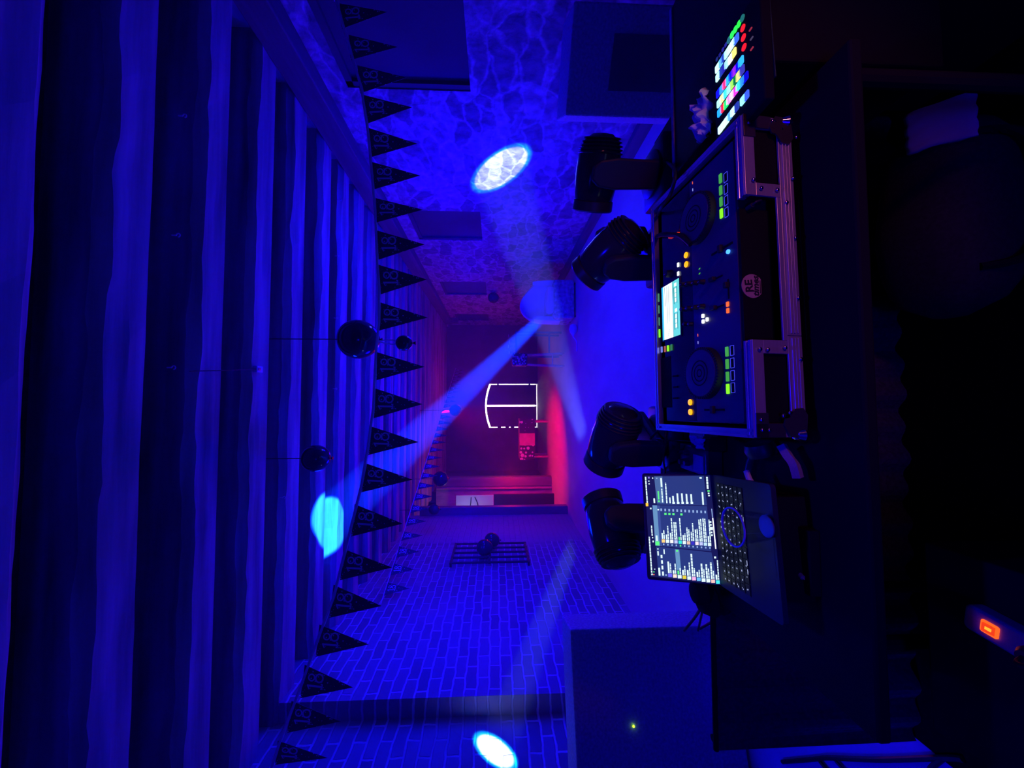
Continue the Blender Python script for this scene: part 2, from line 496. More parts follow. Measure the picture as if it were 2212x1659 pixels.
# post where the left wall ends, alcove behind it
struct(box_obj('trim_1', (-2.56, 8.56, 0), (-2.33, 8.72, 3.25), M['purplewood']))
struct(box_obj('wall_alcove', (-3.4, 8.6, 0), (-3.3, 11.3, ZC), M['darkplaster']))
mb = MB()
mb.prism([(-3.3, 0), (-2.42, 0), (-2.42, 3.26), (-2.95, 3.26), (-3.05, 3.12), (-3.3, 3.12)], 0.2, frame(Vector((0, 11.2, 0)), Vector((1, 0, 0)), Vector((0, 0, 1)), Vector((0, -1, 0))))
struct(mb.build('wall_partition', M['redwood']))
struct(box_obj('trim_2', (-2.40, 10.96, 0), (-2.16, 11.2, 3.22), M['purplewood']))
struct(box_obj('trim_3', (-2.47, 10.92, 0), (-2.44, 11.0, 3.24), M['redwood']))
struct(box_obj('wall_inner_left', (-2.9, 11.2, 0), (-2.6, YF, ZC), M['darkplaster']))
struct(box_obj('wall_near', (-3.4, -1.8, 0), (3.4, -1.6, ZC), M['darkplaster']))
# far wall with a double door
DX0, DX1 = -1.02, 0.65
DM = (DX0 + DX1) / 2
def arch(x, z0=1.83, z1=1.99):
    t = (x - DM) / (DX1 - DM)
    return z0 + (z1 - z0) * (1 - t * t)
fm = frame(Vector((0, YF + 0.3, 0)), Vector((1, 0, 0)), Vector((0, 0, 1)), Vector((0, -1, 0)))
mb = MB()
mb.prism([(-3.4, 0), (DX0, 0), (DX0, ZC), (-3.4, ZC)], 0.3, fm)
mb.prism([(DX1, 0), (3.4, 0), (3.4, ZC), (DX1, ZC)], 0.3, fm)
top = [(DX0 + (DX1 - DX0) * k / 14, arch(DX0 + (DX1 - DX0) * k / 14)) for k in range(15)]
mb.prism(top + [(DX1, ZC), (DX0, ZC)], 0.3, fm)
struct(mb.build('wall_far', M['darkplaster']))
for i, (x0, x1) in enumerate(((DX0 + 0.035, DM - 0.028), (DM + 0.028, DX1 - 0.035))):
    mb = MB()
    tp = [(x0 + (x1 - x0) * k / 8, arch(x0 + (x1 - x0) * k / 8) - 0.055 - 0.02 * abs(((x0 + (x1 - x0) * k / 8) - DM))) for k in range(9)]
    mb.prism([(x1, 0.035), (x0, 0.035)] + tp, 0.06, frame(Vector((0, YF + 0.2, 0)), Vector((1, 0, 0)), Vector((0, 0, 1)), Vector((0, -1, 0))))
    d = struct(mb.build('door_%d' % (i + 1), M['darkplaster']))
    h = MB()
    ox = DX0 + 0.02 if i == 0 else DX1 - 0.02
    for zz in (0.30, 1.50) if i == 1 else (0.25, 0.42, 0.60, 0.95, 1.15, 1.45):
        h.box((ox, YF + 0.12, zz), (0.10, 0.05, 0.07 if i == 1 else 0.14))
    h.build('door_hinge', M['iron'], d)
mb = MB(); mb.box((DM, YF + 1.1, 1.1), (3.4, 0.05, 2.6))
struct(mb.build('exterior_daylight', em('daylight', (255, 255, 235), 6.0)))

# wall plate along the right wall and the joists
mb = MB(); mb.box((XR - 0.075, 6.0, (3.14 + ZJ) / 2), (0.17, 15.2, ZJ - 3.14), bevel=0.012)
struct(mb.build('trim_4', M['plate']))
struct(box_obj('trim_5', (XR - 0.16, 13.2, 2.9), (XR, 13.45, 3.14), M['plate']))


def joist(n, y1, wd):
    mb = MB(); nx = 60
    vv, ff = [], []
    prof = [(-wd / 2, ZC), (-wd / 2, ZJ + 0.045), (-wd / 2 + 0.045, ZJ), (0, ZJ), (wd / 2 - 0.045, ZJ), (wd / 2, ZJ + 0.045), (wd / 2, ZC)]
    for i in range(nx + 1):
        x = -2.75 + (XR + 0.1 + 2.75) * i / nx
        for j, (py, pz) in enumerate(prof):
            a = 0.022 if 0 < j < 6 else 0.0
            q = noise.noise(Vector((x * 1.7, n * 5.1 + py * 3, j * 2.0))) * a + noise.noise(Vector((x * 6, n * 3.3, j * 1.7))) * a * 0.6
            k = 1 if py > 0 else -1
            vv.append((x, y1 - wd / 2 + py + q * k * (0 if py == 0 else 1), pz + q * 0.6))
    m_ = len(prof)
    for i in range(nx):
        for j in range(m_ - 1):
            ff.append((i * m_ + j, i * m_ + j + 1, (i + 1) * m_ + j + 1, (i + 1) * m_ + j))
    ff += [tuple(range(m_)), tuple(nx * m_ + j for j in range(m_))[::-1]]
    mb.mesh_from(vv, ff)
    return struct(mb.build('trim_%d' % (6 + n), M['joist']))


for n in range(26):
    joist(n, 1.03 + 0.525 * n + 0.012 * math.sin(n * 2.3), 0.285 + 0.015 * math.sin(n * 1.7))
mb = MB()
mb.box((XR - 0.04, 6.5, (ZJ + ZC) / 2), (0.06, 16, ZC - ZJ))
struct(mb.build('trim_40', M['plaster']))

# ================================================================== DJ BOOTH
def rrect(x0, y0, x1, y1, r, n=4):
    out = []
    for cx, cy, a0 in ((x1 - r, y1 - r, 0), (x0 + r, y1 - r, 90), (x0 + r, y0 + r, 180), (x1 - r, y0 + r, 270)):
        for k in range(n + 1):
            t = R(a0 + 90 * k / n); out.append((cx + r * math.cos(t), cy + r * math.sin(t)))
    return out


# main trestle table, its black front skirt, and the bench that carries the moving heads
ZTAB = 0.80
t = thing('booth_table', 'long black trestle table under the flight case and laptop', 'table')
mb = MB(); mb.box((0.05, 1.105, ZTAB - 0.015), (1.54, 0.61, 0.03), bevel=0.006); mb.build('tabletop', M['matte'], t)
for x, ya_ in ((-0.68, 1.06), (0.76, 0.84)):
    for y in (ya_, 1.37):
        mb = MB(); mb.cyl((x, y, 0.0085), (x, y, ZTAB - 0.03), 0.02, seg=10); mb.build('leg', M['matte'], t)
sk_ = thing('booth_skirt', 'black cloth skirt hung on a rail in front of the booth, down to the floor', 'skirt', Matrix.Translation((0, 1.44, 0)))
mb = MB()
nx = 150
vv, ff = [], []
for i in range(nx + 1):
    x = -1.29 + 2.62 * i / nx
    d = 0.014 * math.sin(i * 0.9) + 0.008 * math.sin(i * 0.37 + 1)
    vv += [(x, d * 0.3, 0.78), (x, d, 0.0085)]
for i in range(nx): ff.append((2 * i, 2 * i + 1, 2 * i + 3, 2 * i + 2))
mb.mesh_from(vv, ff)
o = mb.build('cloth', M['skirt'], sk_); o.modifiers.new('thick', 'SOLIDIFY').thickness = 0.004
mb = MB(); mb.cyl((-1.29, 0.004, 0.785), (1.33, 0.004, 0.785), 0.010, seg=10); mb.build('rail', M['matte'], sk_)
for x in (-1.27, 1.31):
    mb = MB(); mb.cyl((x, 0.03, 0.008), (x, 0.03, 0.785), 0.012, seg=10); mb.build('upright', M['matte'], sk_)
t = thing('lighting_bench', 'narrow black bench carrying the four moving head lights', 'bench')
mb = MB(); mb.box((0.30, 1.69, ZTAB - 0.015), (2.0, 0.32, 0.03), bevel=0.005); mb.build('bench_top', M['matte'], t)
for x in (-0.62, 0.30, 1.22):
    mb = MB(); mb.box((x, 1.69, (ZTAB - 0.03) / 2), (0.05, 0.26, ZTAB - 0.03)); mb.build('leg', M['matte'], t)

# ---- flight case holding the all-in-one controller
P0 = onz(1630, 945, 0.968)
_n = Vector((math.sin(R(0.5)), -math.sin(R(6)), 1)).normalized()
P1 = onp(1600, 250, P0, _n)
_ex = (P1 - P0).normalized(); _ey = _n.cross(_ex).normalized()
W = (P1 - P0).length
CASE = frame(P0, _ex, _ey, _n); CINV = CASE.inverted()


def D(x, y, h=0.0):
    """photo pixel -> local point on the deck, h above the case's top plane"""
    return CINV @ onp(x, y, P0 + _n * h, _n)


def FP(x, y, d=0.0):
    """photo pixel -> local point on the case's front face"""
    return CINV @ onp(x, y, P0 + _ey * d, _ey)


DEP = (D(1415, 920).y + D(1410, 440).y) / 2
ZB = -0.140                                   # underside at the front
CH = 0.030
case = thing('flight_case', 'aluminium edged black flight case open at the front around the controller', 'flight case', CASE)
xw0 = 0.0
fx = lambda x, y: FP(x, y).x
N0, N1 = fx(1650, 735), fx(1640, 425)          # inner edges of the two front uprights
zback = ZB - DEP * math.tan(R(5.4))
mb = MB()
side = [(0, ZB), (DEP, zback), (DEP, -0.012), (0, -0.012)]
for x in (0.004, W - 0.012):
    mb.prism([(p[0], p[1]) for p in side], 0.008, Matrix.Translation((x, 0, 0)) @ Matrix(((0, 0, 1, 0), (1, 0, 0, 0), (0, 1, 0, 0), (0, 0, 0, 1))))
mb.box((W / 2, DEP - 0.006, (zback - 0.012) / 2), (W - 0.01, 0.008, -zback - 0.012))
mb.mesh_from([(0.004, 0.006, ZB + 0.004), (W - 0.004, 0.006, ZB + 0.004), (W - 0.004, DEP, zback + 0.004), (0.004, DEP, zback + 0.004)], [(0, 1, 2, 3)])
for a0, a1 in ((0.004, N0), (N1, W - 0.004)):
    mb.box(((a0 + a1) / 2, 0.006, (ZB - 0.01) / 2), (a1 - a0, 0.006, -ZB - 0.01))
mb.build('shell', M['laminate'], case)
# aluminium rails along the open top: two ridges with a groove
def rail(pa, pb, name='top_rail'):
    mb = MB(); pa, pb = Vector(pa), Vector(pb); d = (pb - pa).normalized()
    up = Vector((0, 0, 1)); sd = d.cross(up)
    fr = frame(pa, sd, up, d)
    prof = [(-0.011, -0.016), (0.011, -0.016), (0.011, 0.002), (0.004, 0.002), (0.002, -0.003), (-0.002, -0.003), (-0.004, 0.002), (-0.011, 0.002)]
    vv = [(p[0], p[1], 0) for p in prof] + [(p[0], p[1], (pb - pa).length) for p in prof]
    k = len(prof)
    mb.mesh_from(vv, [tuple(range(k))[::-1], tuple(range(k, 2 * k))] + [(i, (i + 1) % k, k + (i + 1) % k, k + i) for i in range(k)], fr)
    return mb.build(name, M['rim'], case)
rail((0.009, 0.0, 0), (0.009, DEP, 0))
rail((W - 0.009, DEP * 0.0, 0), (W - 0.009, DEP, 0))
rail((0.0, DEP - 0.009, 0), (W, DEP - 0.009, 0))
rail((0.0, 0.010, 0), (N0, 0.010, 0))
rail((N1, 0.010, 0), (W, 0.010, 0))
# front frames: bent angle profile round the two black windows, and the long bottom rail
yF = -0.003


def bar(x0, z0, x1, z1, name, groove=False):
    mb = MB()
    mb.box(((x0 + x1) / 2, yF, (z0 + z1) / 2), (abs(x1 - x0), 0.006, abs(z1 - z0)), bevel=0.001)
    if groove:
        for k in (0.28, 0.5, 0.72):
            mb.box(((x0 + x1) / 2, yF - 0.004, z0 + (z1 - z0) * k), (abs(x1 - x0) - 0.01, 0.004, 0.004), bevel=0.001)
    return mb.build(name, M['alu'], case)


zR = ZB + 0.040
for a0, a1, sgn in ((0.0, N0, 1), (N1, W, -1)):
    bar(a0, -CH, a1, 0.0, 'front_frame')
    ia, ib = (a1 - 0.034, a1) if sgn > 0 else (a0, a0 + 0.034)
    bar(ia, zR, ib, -CH, 'front_frame')
    oa, ob = (a0, a0 + 0.034) if sgn > 0 else (a1 - 0.034, a1)
    bar(oa, zR, ob, -CH, 'front_frame')
bar(0.0, ZB, N0 + 0.012, zR, 'bottom_rail', True)
bar(N0 + 0.0135, ZB, W, zR, 'bottom_rail', True)
bar(N0, zR, N1, zR + 0.012, 'lip_profile')
# corner plates, ball corners, braces, rivets
for sx, x0 in ((1, 0.0), (-1, W)):
    cm = M['black'] if sx > 0 else M['steel']
    mb = MB()
    mb.box((x0 + sx * 0.030, yF - 0.004, -0.017), (0.060, 0.003, 0.034), bevel=0.001)
    mb.box((x0 + sx * 0.017, yF - 0.004, -0.040), (0.034, 0.003, 0.080), bevel=0.001)
    mb.build('corner_plate', cm, case)
    mb = MB()
    fr = frame(Vector((x0, yF - 0.005, ZB)), Vector((sx, 0, 0)), Vector((0, 0, 1)), Vector((0, -sx, 0)))
    mb.prism([(0.0, 0.006), (0.055, 0.0), (0.072, 0.012), (0.070, 0.035), (0.048, 0.050), (0.046, 0.062), (0.030, 0.068), (0.0, 0.050)], 0.004, fr, z0=0.0 if sx > 0 else -0.004)
    mb.build('corner_brace', cm, case)
    mb = MB(); mb.lathe([(0.001, -0.019), (0.012, -0.015), (0.019, 0), (0.012, 0.015), (0.001, 0.019)], Matrix.Translation((x0 + sx * 0.006, yF + 0.001, ZB + 0.014)), seg=20)
    mb.build('ball_corner', M['chrome'], case, smooth=True)


pts = []
for x, y in ((1641, 907), (1643, 929), (1658, 929), (1688, 926 - 28), (1702, 912 - 20), (1703, 892), (1638, 755), (1655, 756), (1692, 752), (1720, 645), (1726, 777),
             (1614, 244), (1628, 244), (1614, 268), (1665, 265), (1684, 283), (1669, 267), (1624, 391), (1641, 409), (1675, 413), (1709, 388), (1695, 440), (1714, 516), (1716, 300)):
    p = FP(x, y, yF); pts.append((p.x, p.z))
for x, z in pts:
    rv = MB(); rv.lathe([(0.0055, 0), (0.0055, 0.0012), (0.004, 0.003), (0.0005, 0.0038)], Matrix.Translation((x, yF - 0.0058, z)) @ Matrix.Rotation(R(90), 4, 'X'), seg=12)
    rv.build('rivet', M['chrome'], case, smooth=True)
mb = MB(); p = D(1500, 935)                     # butterfly latch on the left side, lower hasp on the right
mb.box((-0.006, p.y, -0.03), (0.012, 0.07, 0.05), bevel=0.003); mb.box((-0.014, p.y, -0.03), (0.010, 0.03, 0.03), bevel=0.003)
mb.build('latch', M['steel'], case)
mb = MB(); p = D(1462, 385)
mb.box((W + 0.006, p.y, -0.03), (0.012, 0.07, 0.05), bevel=0.003); mb.build('latch', M['steel'], case)

# ---- controller inside the case
HD = -0.012                                     # controller top, a little below the rim
ctl = thing('dj_controller', 'black all in one controller with two jog wheels and a lit screen', 'dj controller', CASE)
d0, d1 = D(1592, 925, HD), D(1424, 905, HD)
cx0, cx1 = 0.030, W - 0.030
cy0, cy1 = 0.040, DEP - 0.045
mb = MB(); mb.box(((cx0 + cx1) / 2, (cy0 + cy1) / 2, HD - 0.045), (cx1 - cx0, cy1 - cy0, 0.09), bevel=0.004)
mb.build('body', M['gloss'], ctl)
# lighter lower deck area
ya = D(1500, 700, HD).y
mb = MB(); mb.prism(rrect(cx0 + 0.004, cy0 + 0.004, cx1 - 0.004, ya, 0.006), 0.0015, z0=HD); mb.build('deck_plate', M['panel'], ctl)
mb = MB()
k0 = D(1452, 880, HD); k1 = D(1425, 775, HD)
mb.box(((k0.x + k1.x) / 2, (k0.y + k1.y) / 2, HD + 0.0006), (abs(k1.x - k0.x), abs(k1.y - k0.y), 0.0012)); mb.build('input_panel', M['matte'], ctl)
PZ = HD + 0.0015
# jog wheels
for n, (x, y, rj) in enumerate(((1513, 806, 0.077), (1499, 472, 0.077))):
    c = D(x, y, HD + 0.02)
    MX = Matrix.Translation((c.x, c.y, PZ))
    mb = MB(); mb.lathe([(rj, 0), (rj, 0.006), (rj * 0.985, 0.016), (rj * 0.93, 0.020), (rj * 0.90, 0.020)], MX, seg=56)
    j = mb.build('jog_wheel', M['jogside'], ctl, smooth=True)
    mb = MB()
    for k in range(56):
        tt = 2 * math.pi * (k + 0.5) / 56
        mb.box((rj * 0.958 * math.cos(tt), rj * 0.958 * math.sin(tt), 0.019), (0.006, 0.004, 0.004), MX, rot=(0, 0, tt))
    mb.build('grip_ring', M['jogside'], j)
    mb = MB(); mb.lathe([(rj * 0.90, 0.0195), (rj * 0.88, 0.0215), (0.026, 0.0222), (0.025, 0.021), (0.0225, 0.021), (0.022, 0.0222), (0.012, 0.0222), (0.0115, 0.021), (0.009, 0.021), (0.0085, 0.0222), (0.0005, 0.0222)], MX, seg=56)
    mb.build('jog_plate', M['jogtop'], j, smooth=True)


    mb = MB()
    for r0, r1 in ((0.0345, 0.038), (0.022, 0.0255), (0.0085, 0.012)):
        mb.lathe([(r0, 0.0222), (r0, 0.0226), (r1, 0.0226), (r1, 0.0222), (r0, 0.0222)], MX, seg=40)
    mb.build('jog_display_rings', M['matte'], j)


def led(name, x, y, sx, sy, mt, h=0.003, r=0.0015, parent=ctl):
    p = D(x, y, PZ + h)
    mb = MB(); mb.prism(rrect(p.x - sx / 2, p.y - sy / 2, p.x + sx / 2, p.y + sy / 2, min(r, sx * 0.45, sy * 0.45)), h, z0=PZ)
    return mb.build(name, mt, parent)


def oval(name, x, y, rx, mt, h=0.004):
    p = D(x, y, PZ + h); mb = MB()
    mb.lathe([(rx, 0), (rx, h * 0.7), (rx * 0.8, h), (0.0004, h)], Matrix.Translation((p.x, p.y, PZ)), seg=20)
    return mb.build(name, mt, ctl, smooth=True)


GRN, LIME = E((70, 170, 70), 0.9), E((130, 255, 20), 1.3)
def padw(pts):
    a, b = D(*pts[0], PZ), D(*pts[1], PZ); return abs(a.x - b.x)
for ys, x0, x1, ox in (((759.5, 786.5, 813.5, 840), 1569, 1571, 1582), ((385.5, 411, 435.5, 461), 1555, 1557, 1568)):
    for i, y in enumerate(ys):
        xx = x0 + (x1 - x0) * i / 3
        led('hot_cue_pad', xx, y, 0.0265, 0.010, LIME if i == 3 else GRN)
        # outlined pad: dark rubber with a lit blue border
        p = D(xx + (ox - x0) , y - 2.5, PZ)
        mb = MB(); sx, sy = 0.026, 0.0135
        for (bx, by, bw, bh) in ((0, sy / 2, sx, 0.0011), (0, -sy / 2, sx, 0.0011), (sx / 2, 0, 0.0011, sy), (-sx / 2, 0, 0.0011, sy)):
            mb.box((p.x + bx, p.y + by, PZ + 0.001), (bw, bh, 0.0008))
        q = led('performance_pad', xx + (ox - x0), y - 2.5, sx - 0.001, sy - 0.001, M['matte'], h=0.0008)
        mb.build('pad_border', E((70, 70, 255), 1.0), q)
ORG = E((255, 165, 0), 1.6)
for x, y in ((1480, 551), (1480.5, 571), (1489, 869), (1489.5, 890)): oval('transport_button', x, y, 0.0095, ORG)
for x, y in ((1464, 572), (1464, 591)):
    led('usb_button', x, y, 0.014, 0.009, E((235, 245, 255), 1.3))
for x, y in ((1517, 682.5), (1517.5, 694.5), (1526, 690)): led('browse_button', x, y, 0.0115, 0.009, E((245, 248, 255), 1.8), h=0.004, r=0.003)
for x, y in ((1570.5, 657), (1571, 671)): led('cue_button', x, y, 0.0135, 0.009, E((255, 110, 40), 1.0), r=0.002)
for x, y, c in ((1507, 724, (235, 90, 80)), (1507.5, 740, (150, 150, 255)), (1495.5, 395, (235, 90, 60)), (1496, 410, (150, 160, 255))):
    led('status_light', x, y, 0.009, 0.0028, E(c, 0.9), h=0.001)
for x, y in ((1511.5, 580.5), (1511.5, 591)):
    p = D(x, y, PZ); mb = MB(); mb.box((p.x, p.y, PZ + 0.001), (0.0065, 0.0018, 0.001), rot=(0, 0, R(-70))); mb.build('meter_light', E((90, 210, 60), 1.0), ctl)
oval('phones_light', 1570.5, 543.5, 0.006, E((60, 130, 255), 3.0), h=0.005)
# screen
sc = [D(1430.6, 621.5, PZ), D(1467, 602.6, PZ), D(1473, 723.4, PZ), D(1433.5, 734.9, PZ)]
sx0 = (sc[3].x + sc[2].x) / 2; sx1 = (sc[0].x + sc[1].x) / 2
sy0 = (sc[1].y + sc[2].y) / 2; sy1 = (sc[0].y + sc[3].y) / 2
mb = MB(); mb.box(((sx0 + sx1) / 2, (sy0 + sy1) / 2, PZ + 0.001), (sx1 - sx0 + 0.010, sy1 - sy0 + 0.010, 0.003), bevel=0.001)
s_ = mb.build('screen_bezel', M['gloss'], ctl)
mb = MB(); zz = PZ + 0.003
def srect(mb, u0, v0, u1, v1, mt, k):
    mb.use(mt); X = lambda u: sx0 + (sx1 - sx0) * u; Y = lambda v: sy1 - (sy1 - sy0) * v
    mb.mesh_from([(X(u0), Y(v0), zz + k), (X(u1), Y(v0), zz + k), (X(u1), Y(v1), zz + k), (X(u0), Y(v1), zz + k)], [(0, 1, 2, 3)])
CY, WH, TQ = E((150, 240, 255), 1.2), E((235, 250, 255), 1.5), E((110, 225, 225), 1.0)
DT = E((50, 120, 130), 0.7)
srect(mb, 0, 0, 1, 0.10, E((60, 190, 255), 1.2), 0)
srect(mb, 0, 0.10, 1, 0.62, WH, 0); srect(mb, 0, 0.62, 1, 0.64, DT, 0); srect(mb, 0, 0.64, 1, 1, TQ, 0)
for v, a0, a1 in ((0.18, 0.62, 0.98), (0.30, 0.28, 0.98), (0.41, 0.30, 0.97)): srect(mb, a0, v, a1, v + 0.022, DT, 0.0002)
for a0 in (0.06, 0.09, 0.12, 0.15): srect(mb, a0, 0.25 + a0, a0 + 0.012, 0.28 + a0, DT, 0.0002)
for c0 in (0.12, 0.58):
    srect(mb, c0, 0.70, c0 + 0.30, 0.73, DT, 0.0002); srect(mb, c0, 0.86, c0 + 0.30, 0.885, DT, 0.0002)
    for k in range(3): srect(mb, c0 + 0.03 + k * 0.085, 0.75, c0 + 0.10 + k * 0.085, 0.84, WH, 0.0002)
    srect(mb, c0 + 0.31, 0.74, c0 + 0.37, 0.86, WH, 0.0002)
mb.build('screen', None, s_)
for x, y, m_ in ((1422, 643, E((80, 150, 110), 0.8)), (1422.3, 668.5, E((80, 150, 110), 0.8)), (1423, 694.5, E((80, 150, 110), 0.8)), (1424, 720, LIME)):
    led('source_button', x, y, 0.030, 0.0055, m_)
for x, y, c, s in ((1428.5, 755, (130, 140, 255), 0.8), (1435.5, 754, (190, 100, 80), 0.7), (1442, 752.5, (140, 255, 20), 1.2), (1449.5, 750.5, (60, 140, 80), 0.7)):
    led('menu_button', x, y, 0.021, 0.0085, E(c, s))
# knobs, faders
def knob(x, y, r, h, name='mixer_knob', mt=None):
    p = D(x, y, PZ); mb = MB()
    mb.lathe([(r * 1.15, 0), (r * 1.1, 0.003), (r, 0.004), (r * 0.9, h), (r * 0.3, h), (0.0003, h)], Matrix.Translation((p.x, p.y, PZ)), seg=18)
    k = mb.build(name, mt or M['jogside'], ctl, smooth=True)
    mb = MB(); mb.box((p.x, p.y + r * 0.5, PZ + h), (0.0016, r * 0.9, 0.0008)); mb.build('pointer', M['print'], k)
knob(1448, 592, 0.013, 0.018, 'browse_knob')
for i, y in enumerate((615, 668)):
    for k, x in enumerate((1480, 1492, 1506, 1520)): knob(x, y - k * 2, 0.0075, 0.016)
for x in (1483, 1494): knob(x, 700, 0.0065, 0.012)
for x, y0 in ((1547, 602), (1550, 664)):
    p = D(x, y0, PZ); mb = MB(); mb.box((p.x, p.y, PZ + 0.001), (0.004, 0.055, 0.002)); f_ = mb.build('fader_slot', M['matte'], ctl)
    mb = MB(); mb.box((p.x, p.y + 0.008, PZ + 0.008), (0.012, 0.020, 0.012), bevel=0.002); mb.build('fader_cap', M['jogside'], f_)
p = D(1574, 624, PZ); mb = MB(); mb.box((p.x, p.y, PZ + 0.001), (0.055, 0.004, 0.002)); f_ = mb.build('fader_slot', M['matte'], ctl)
mb = MB(); mb.box((p.x + 0.01, p.y, PZ + 0.008), (0.016, 0.012, 0.012), bevel=0.002); mb.build('fader_cap', M['jogside'], f_)
for (x, y) in ((1545, 905 - 20), (1562, 548 - 20)):
    p = D(x + 14, y, PZ); mb = MB(); mb.box((p.x, p.y + 0.03, PZ + 0.0012), (0.006, 0.085, 0.0024)); f_ = mb.build('tempo_slot', M['matte'], ctl)
    mb = MB(); mb.box((p.x, p.y + 0.03, PZ + 0.007), (0.022, 0.012, 0.010), bevel=0.002); mb.build('fader_cap', M['jogside'], f_)
for y in (812, 836, 860): 
    p = D(1460, y, PZ); mb = MB(); mb.box((p.x, p.y, PZ + 0.002), (0.006, 0.028, 0.004), bevel=0.001); mb.build('select_lever', M['matte'], ctl)
# front wall of the controller, with the round sticker and plug
FY = 0.036
z_t, z_b = HD, zR
mb = MB(); mb.box((W / 2, FY, (z_t + z_b) / 2), (N1 - N0 - 0.004, 0.006, z_t - z_b)); mb.build('front_face', M['laminate'], ctl)
pc = FP(1625, 618, FY - 0.0032); rs = abs(FP(1625, 593, FY - 0.0032).x - FP(1625, 644, FY - 0.0032).x) / 2
FM = frame(Vector((pc.x, FY - 0.0032, pc.z)), Vector((1, 0, 0)), Vector((0, 0, 1)), Vector((0, -1, 0)))
st = []
for k in range(48):
    tt = 2 * math.pi * k / 48
    st.append((rs * math.cos(tt), max(rs * math.sin(tt), -rs * 0.80)))
sk = MB(); sk.prism(st, 0.0008, FM); stick = sk.build('round_sticker', M['sticker'])
tag(stick, 'round cream sticker with dark hand lettering on the controller front', 'sticker')


def text_mesh(body, size, mx, mt, name, parent=None, bold=0.0, shear=0.0, h=0.0006):
    cu = bpy.data.curves.new(name, 'FONT'); cu.body = body; cu.size = size; cu.align_x = 'CENTER'; cu.align_y = 'CENTER'
    cu.extrude = h / 2; cu.offset = bold; cu.shear = shear; cu.resolution_u = 3
    to = bpy.data.objects.new('text_tmp', cu); COL.objects.link(to)
    dg = bpy.context.evaluated_depsgraph_get()
    me = bpy.data.meshes.new_from_object(to.evaluated_get(dg)); me.transform(mx)
    me.materials.clear(); me.materials.append(mt); me.name = name
    bpy.data.objects.remove(to)
    o = bpy.data.objects.new(name, me); COL.objects.link(o)
    if parent is not None: o.parent = parent
    return o
stick.matrix_world = CASE
text_mesh('RE', rs * 0.95, FM @ Matrix.Translation((-rs * 0.02, rs * 0.30, 0.001)) @ Matrix.Rotation(R(5), 4, 'Z'), M['ink'], 'lettering', stick, bold=rs * 0.03)
text_mesh('times', rs * 0.78, FM @ Matrix.Translation((0, -rs * 0.32, 0.001)), M['ink'], 'lettering', stick, bold=rs * 0.025, shear=0.2)
mb = MB(); mb.box((pc.x, pc.z, 0), (0, 0, 0)) if False else None
mb = MB(); mb.use(M['ink']); mb.box((-rs * 0.05, -rs * 0.71, 0.001), (rs * 1.1, rs * 0.07, 0.0006), FM); mb.build('underline', M['ink'], stick)
pp = FP(1612, 452, FY)
mb = MB(); mb.cyl((pp.x, FY, pp.z), (pp.x, FY - 0.022, pp.z), 0.006, seg=12); mb.tube(smooth_path([(pp.x, FY - 0.022, pp.z), (pp.x + 0.004, FY - 0.03, pp.z - 0.004), (pp.x + 0.010, FY - 0.028, pp.z - 0.02), (pp.x + 0.012, FY - 0.01, pp.z - 0.03)], 5), 0.003)
o = mb.build('headphone_plug', M['black'], None, smooth=True); o.matrix_world = CASE
tag(o, 'small black jack plug in the controller front panel', 'plug')

# ---- pad controller on the black case at the right
ZP = 0.955
rc = thing('equipment_case', 'black road case beside the flight case, under the glowing pad controller', 'road case')
mb = MB(); mb.box((1.175, 1.14, (0.46 + ZP - 0.03) / 2), (0.66, 0.50, ZP - 0.03 - 0.46), bevel=0.006); mb.build('box_body', M['laminate'], rc)
mb = MB(); mb.box((1.28, 1.14, 0.235), (0.36, 0.42, 0.455)); mb.build('plinth', M['matte'], rc)
for yy in (0.90, 1.385):
    mb = MB(); mb.box((1.175, yy, ZP - 0.032), (0.66, 0.016, 0.012)); mb.build('edge_profile', M['cabinet'], rc)
def DP(x, y, h=0.0): return onz(x, y, ZP + h)
cs = [DP(1545, 293), DP(1540, 128), DP(1640, 8), DP(1652, 212)]
cen = sum(cs, Vector()) / 4
ux = ((cs[1] - cs[0]) + (cs[2] - cs[3])).normalized(); uz = Vector((0, 0, 1)); uy = uz.cross(ux)
PM = frame(Vector((cen.x, cen.y, ZP - 0.022)), ux, uy, uz); PI_ = PM.inverted()
pc_ = thing('pad_controller', 'lighting pad controller glowing with rows of coloured square buttons', 'pad controller', PM)
lc = [PI_ @ c for c in cs]
hx = max(abs(l.x) for l in lc) ; x0_, x1_ = min(l.x for l in lc[:1] + lc[3:]), max(l.x for l in lc[1:3])
y0_, y1_ = min(lc[2].y, lc[3].y), max(lc[0].y, lc[1].y)
mb = MB(); mb.box(((x0_ + x1_) / 2, (y0_ + y1_) / 2, 0.008), (x1_ - x0_, y1_ - y0_, 0.026), bevel=0.004); mb.build('body', M['matte'], pc_)
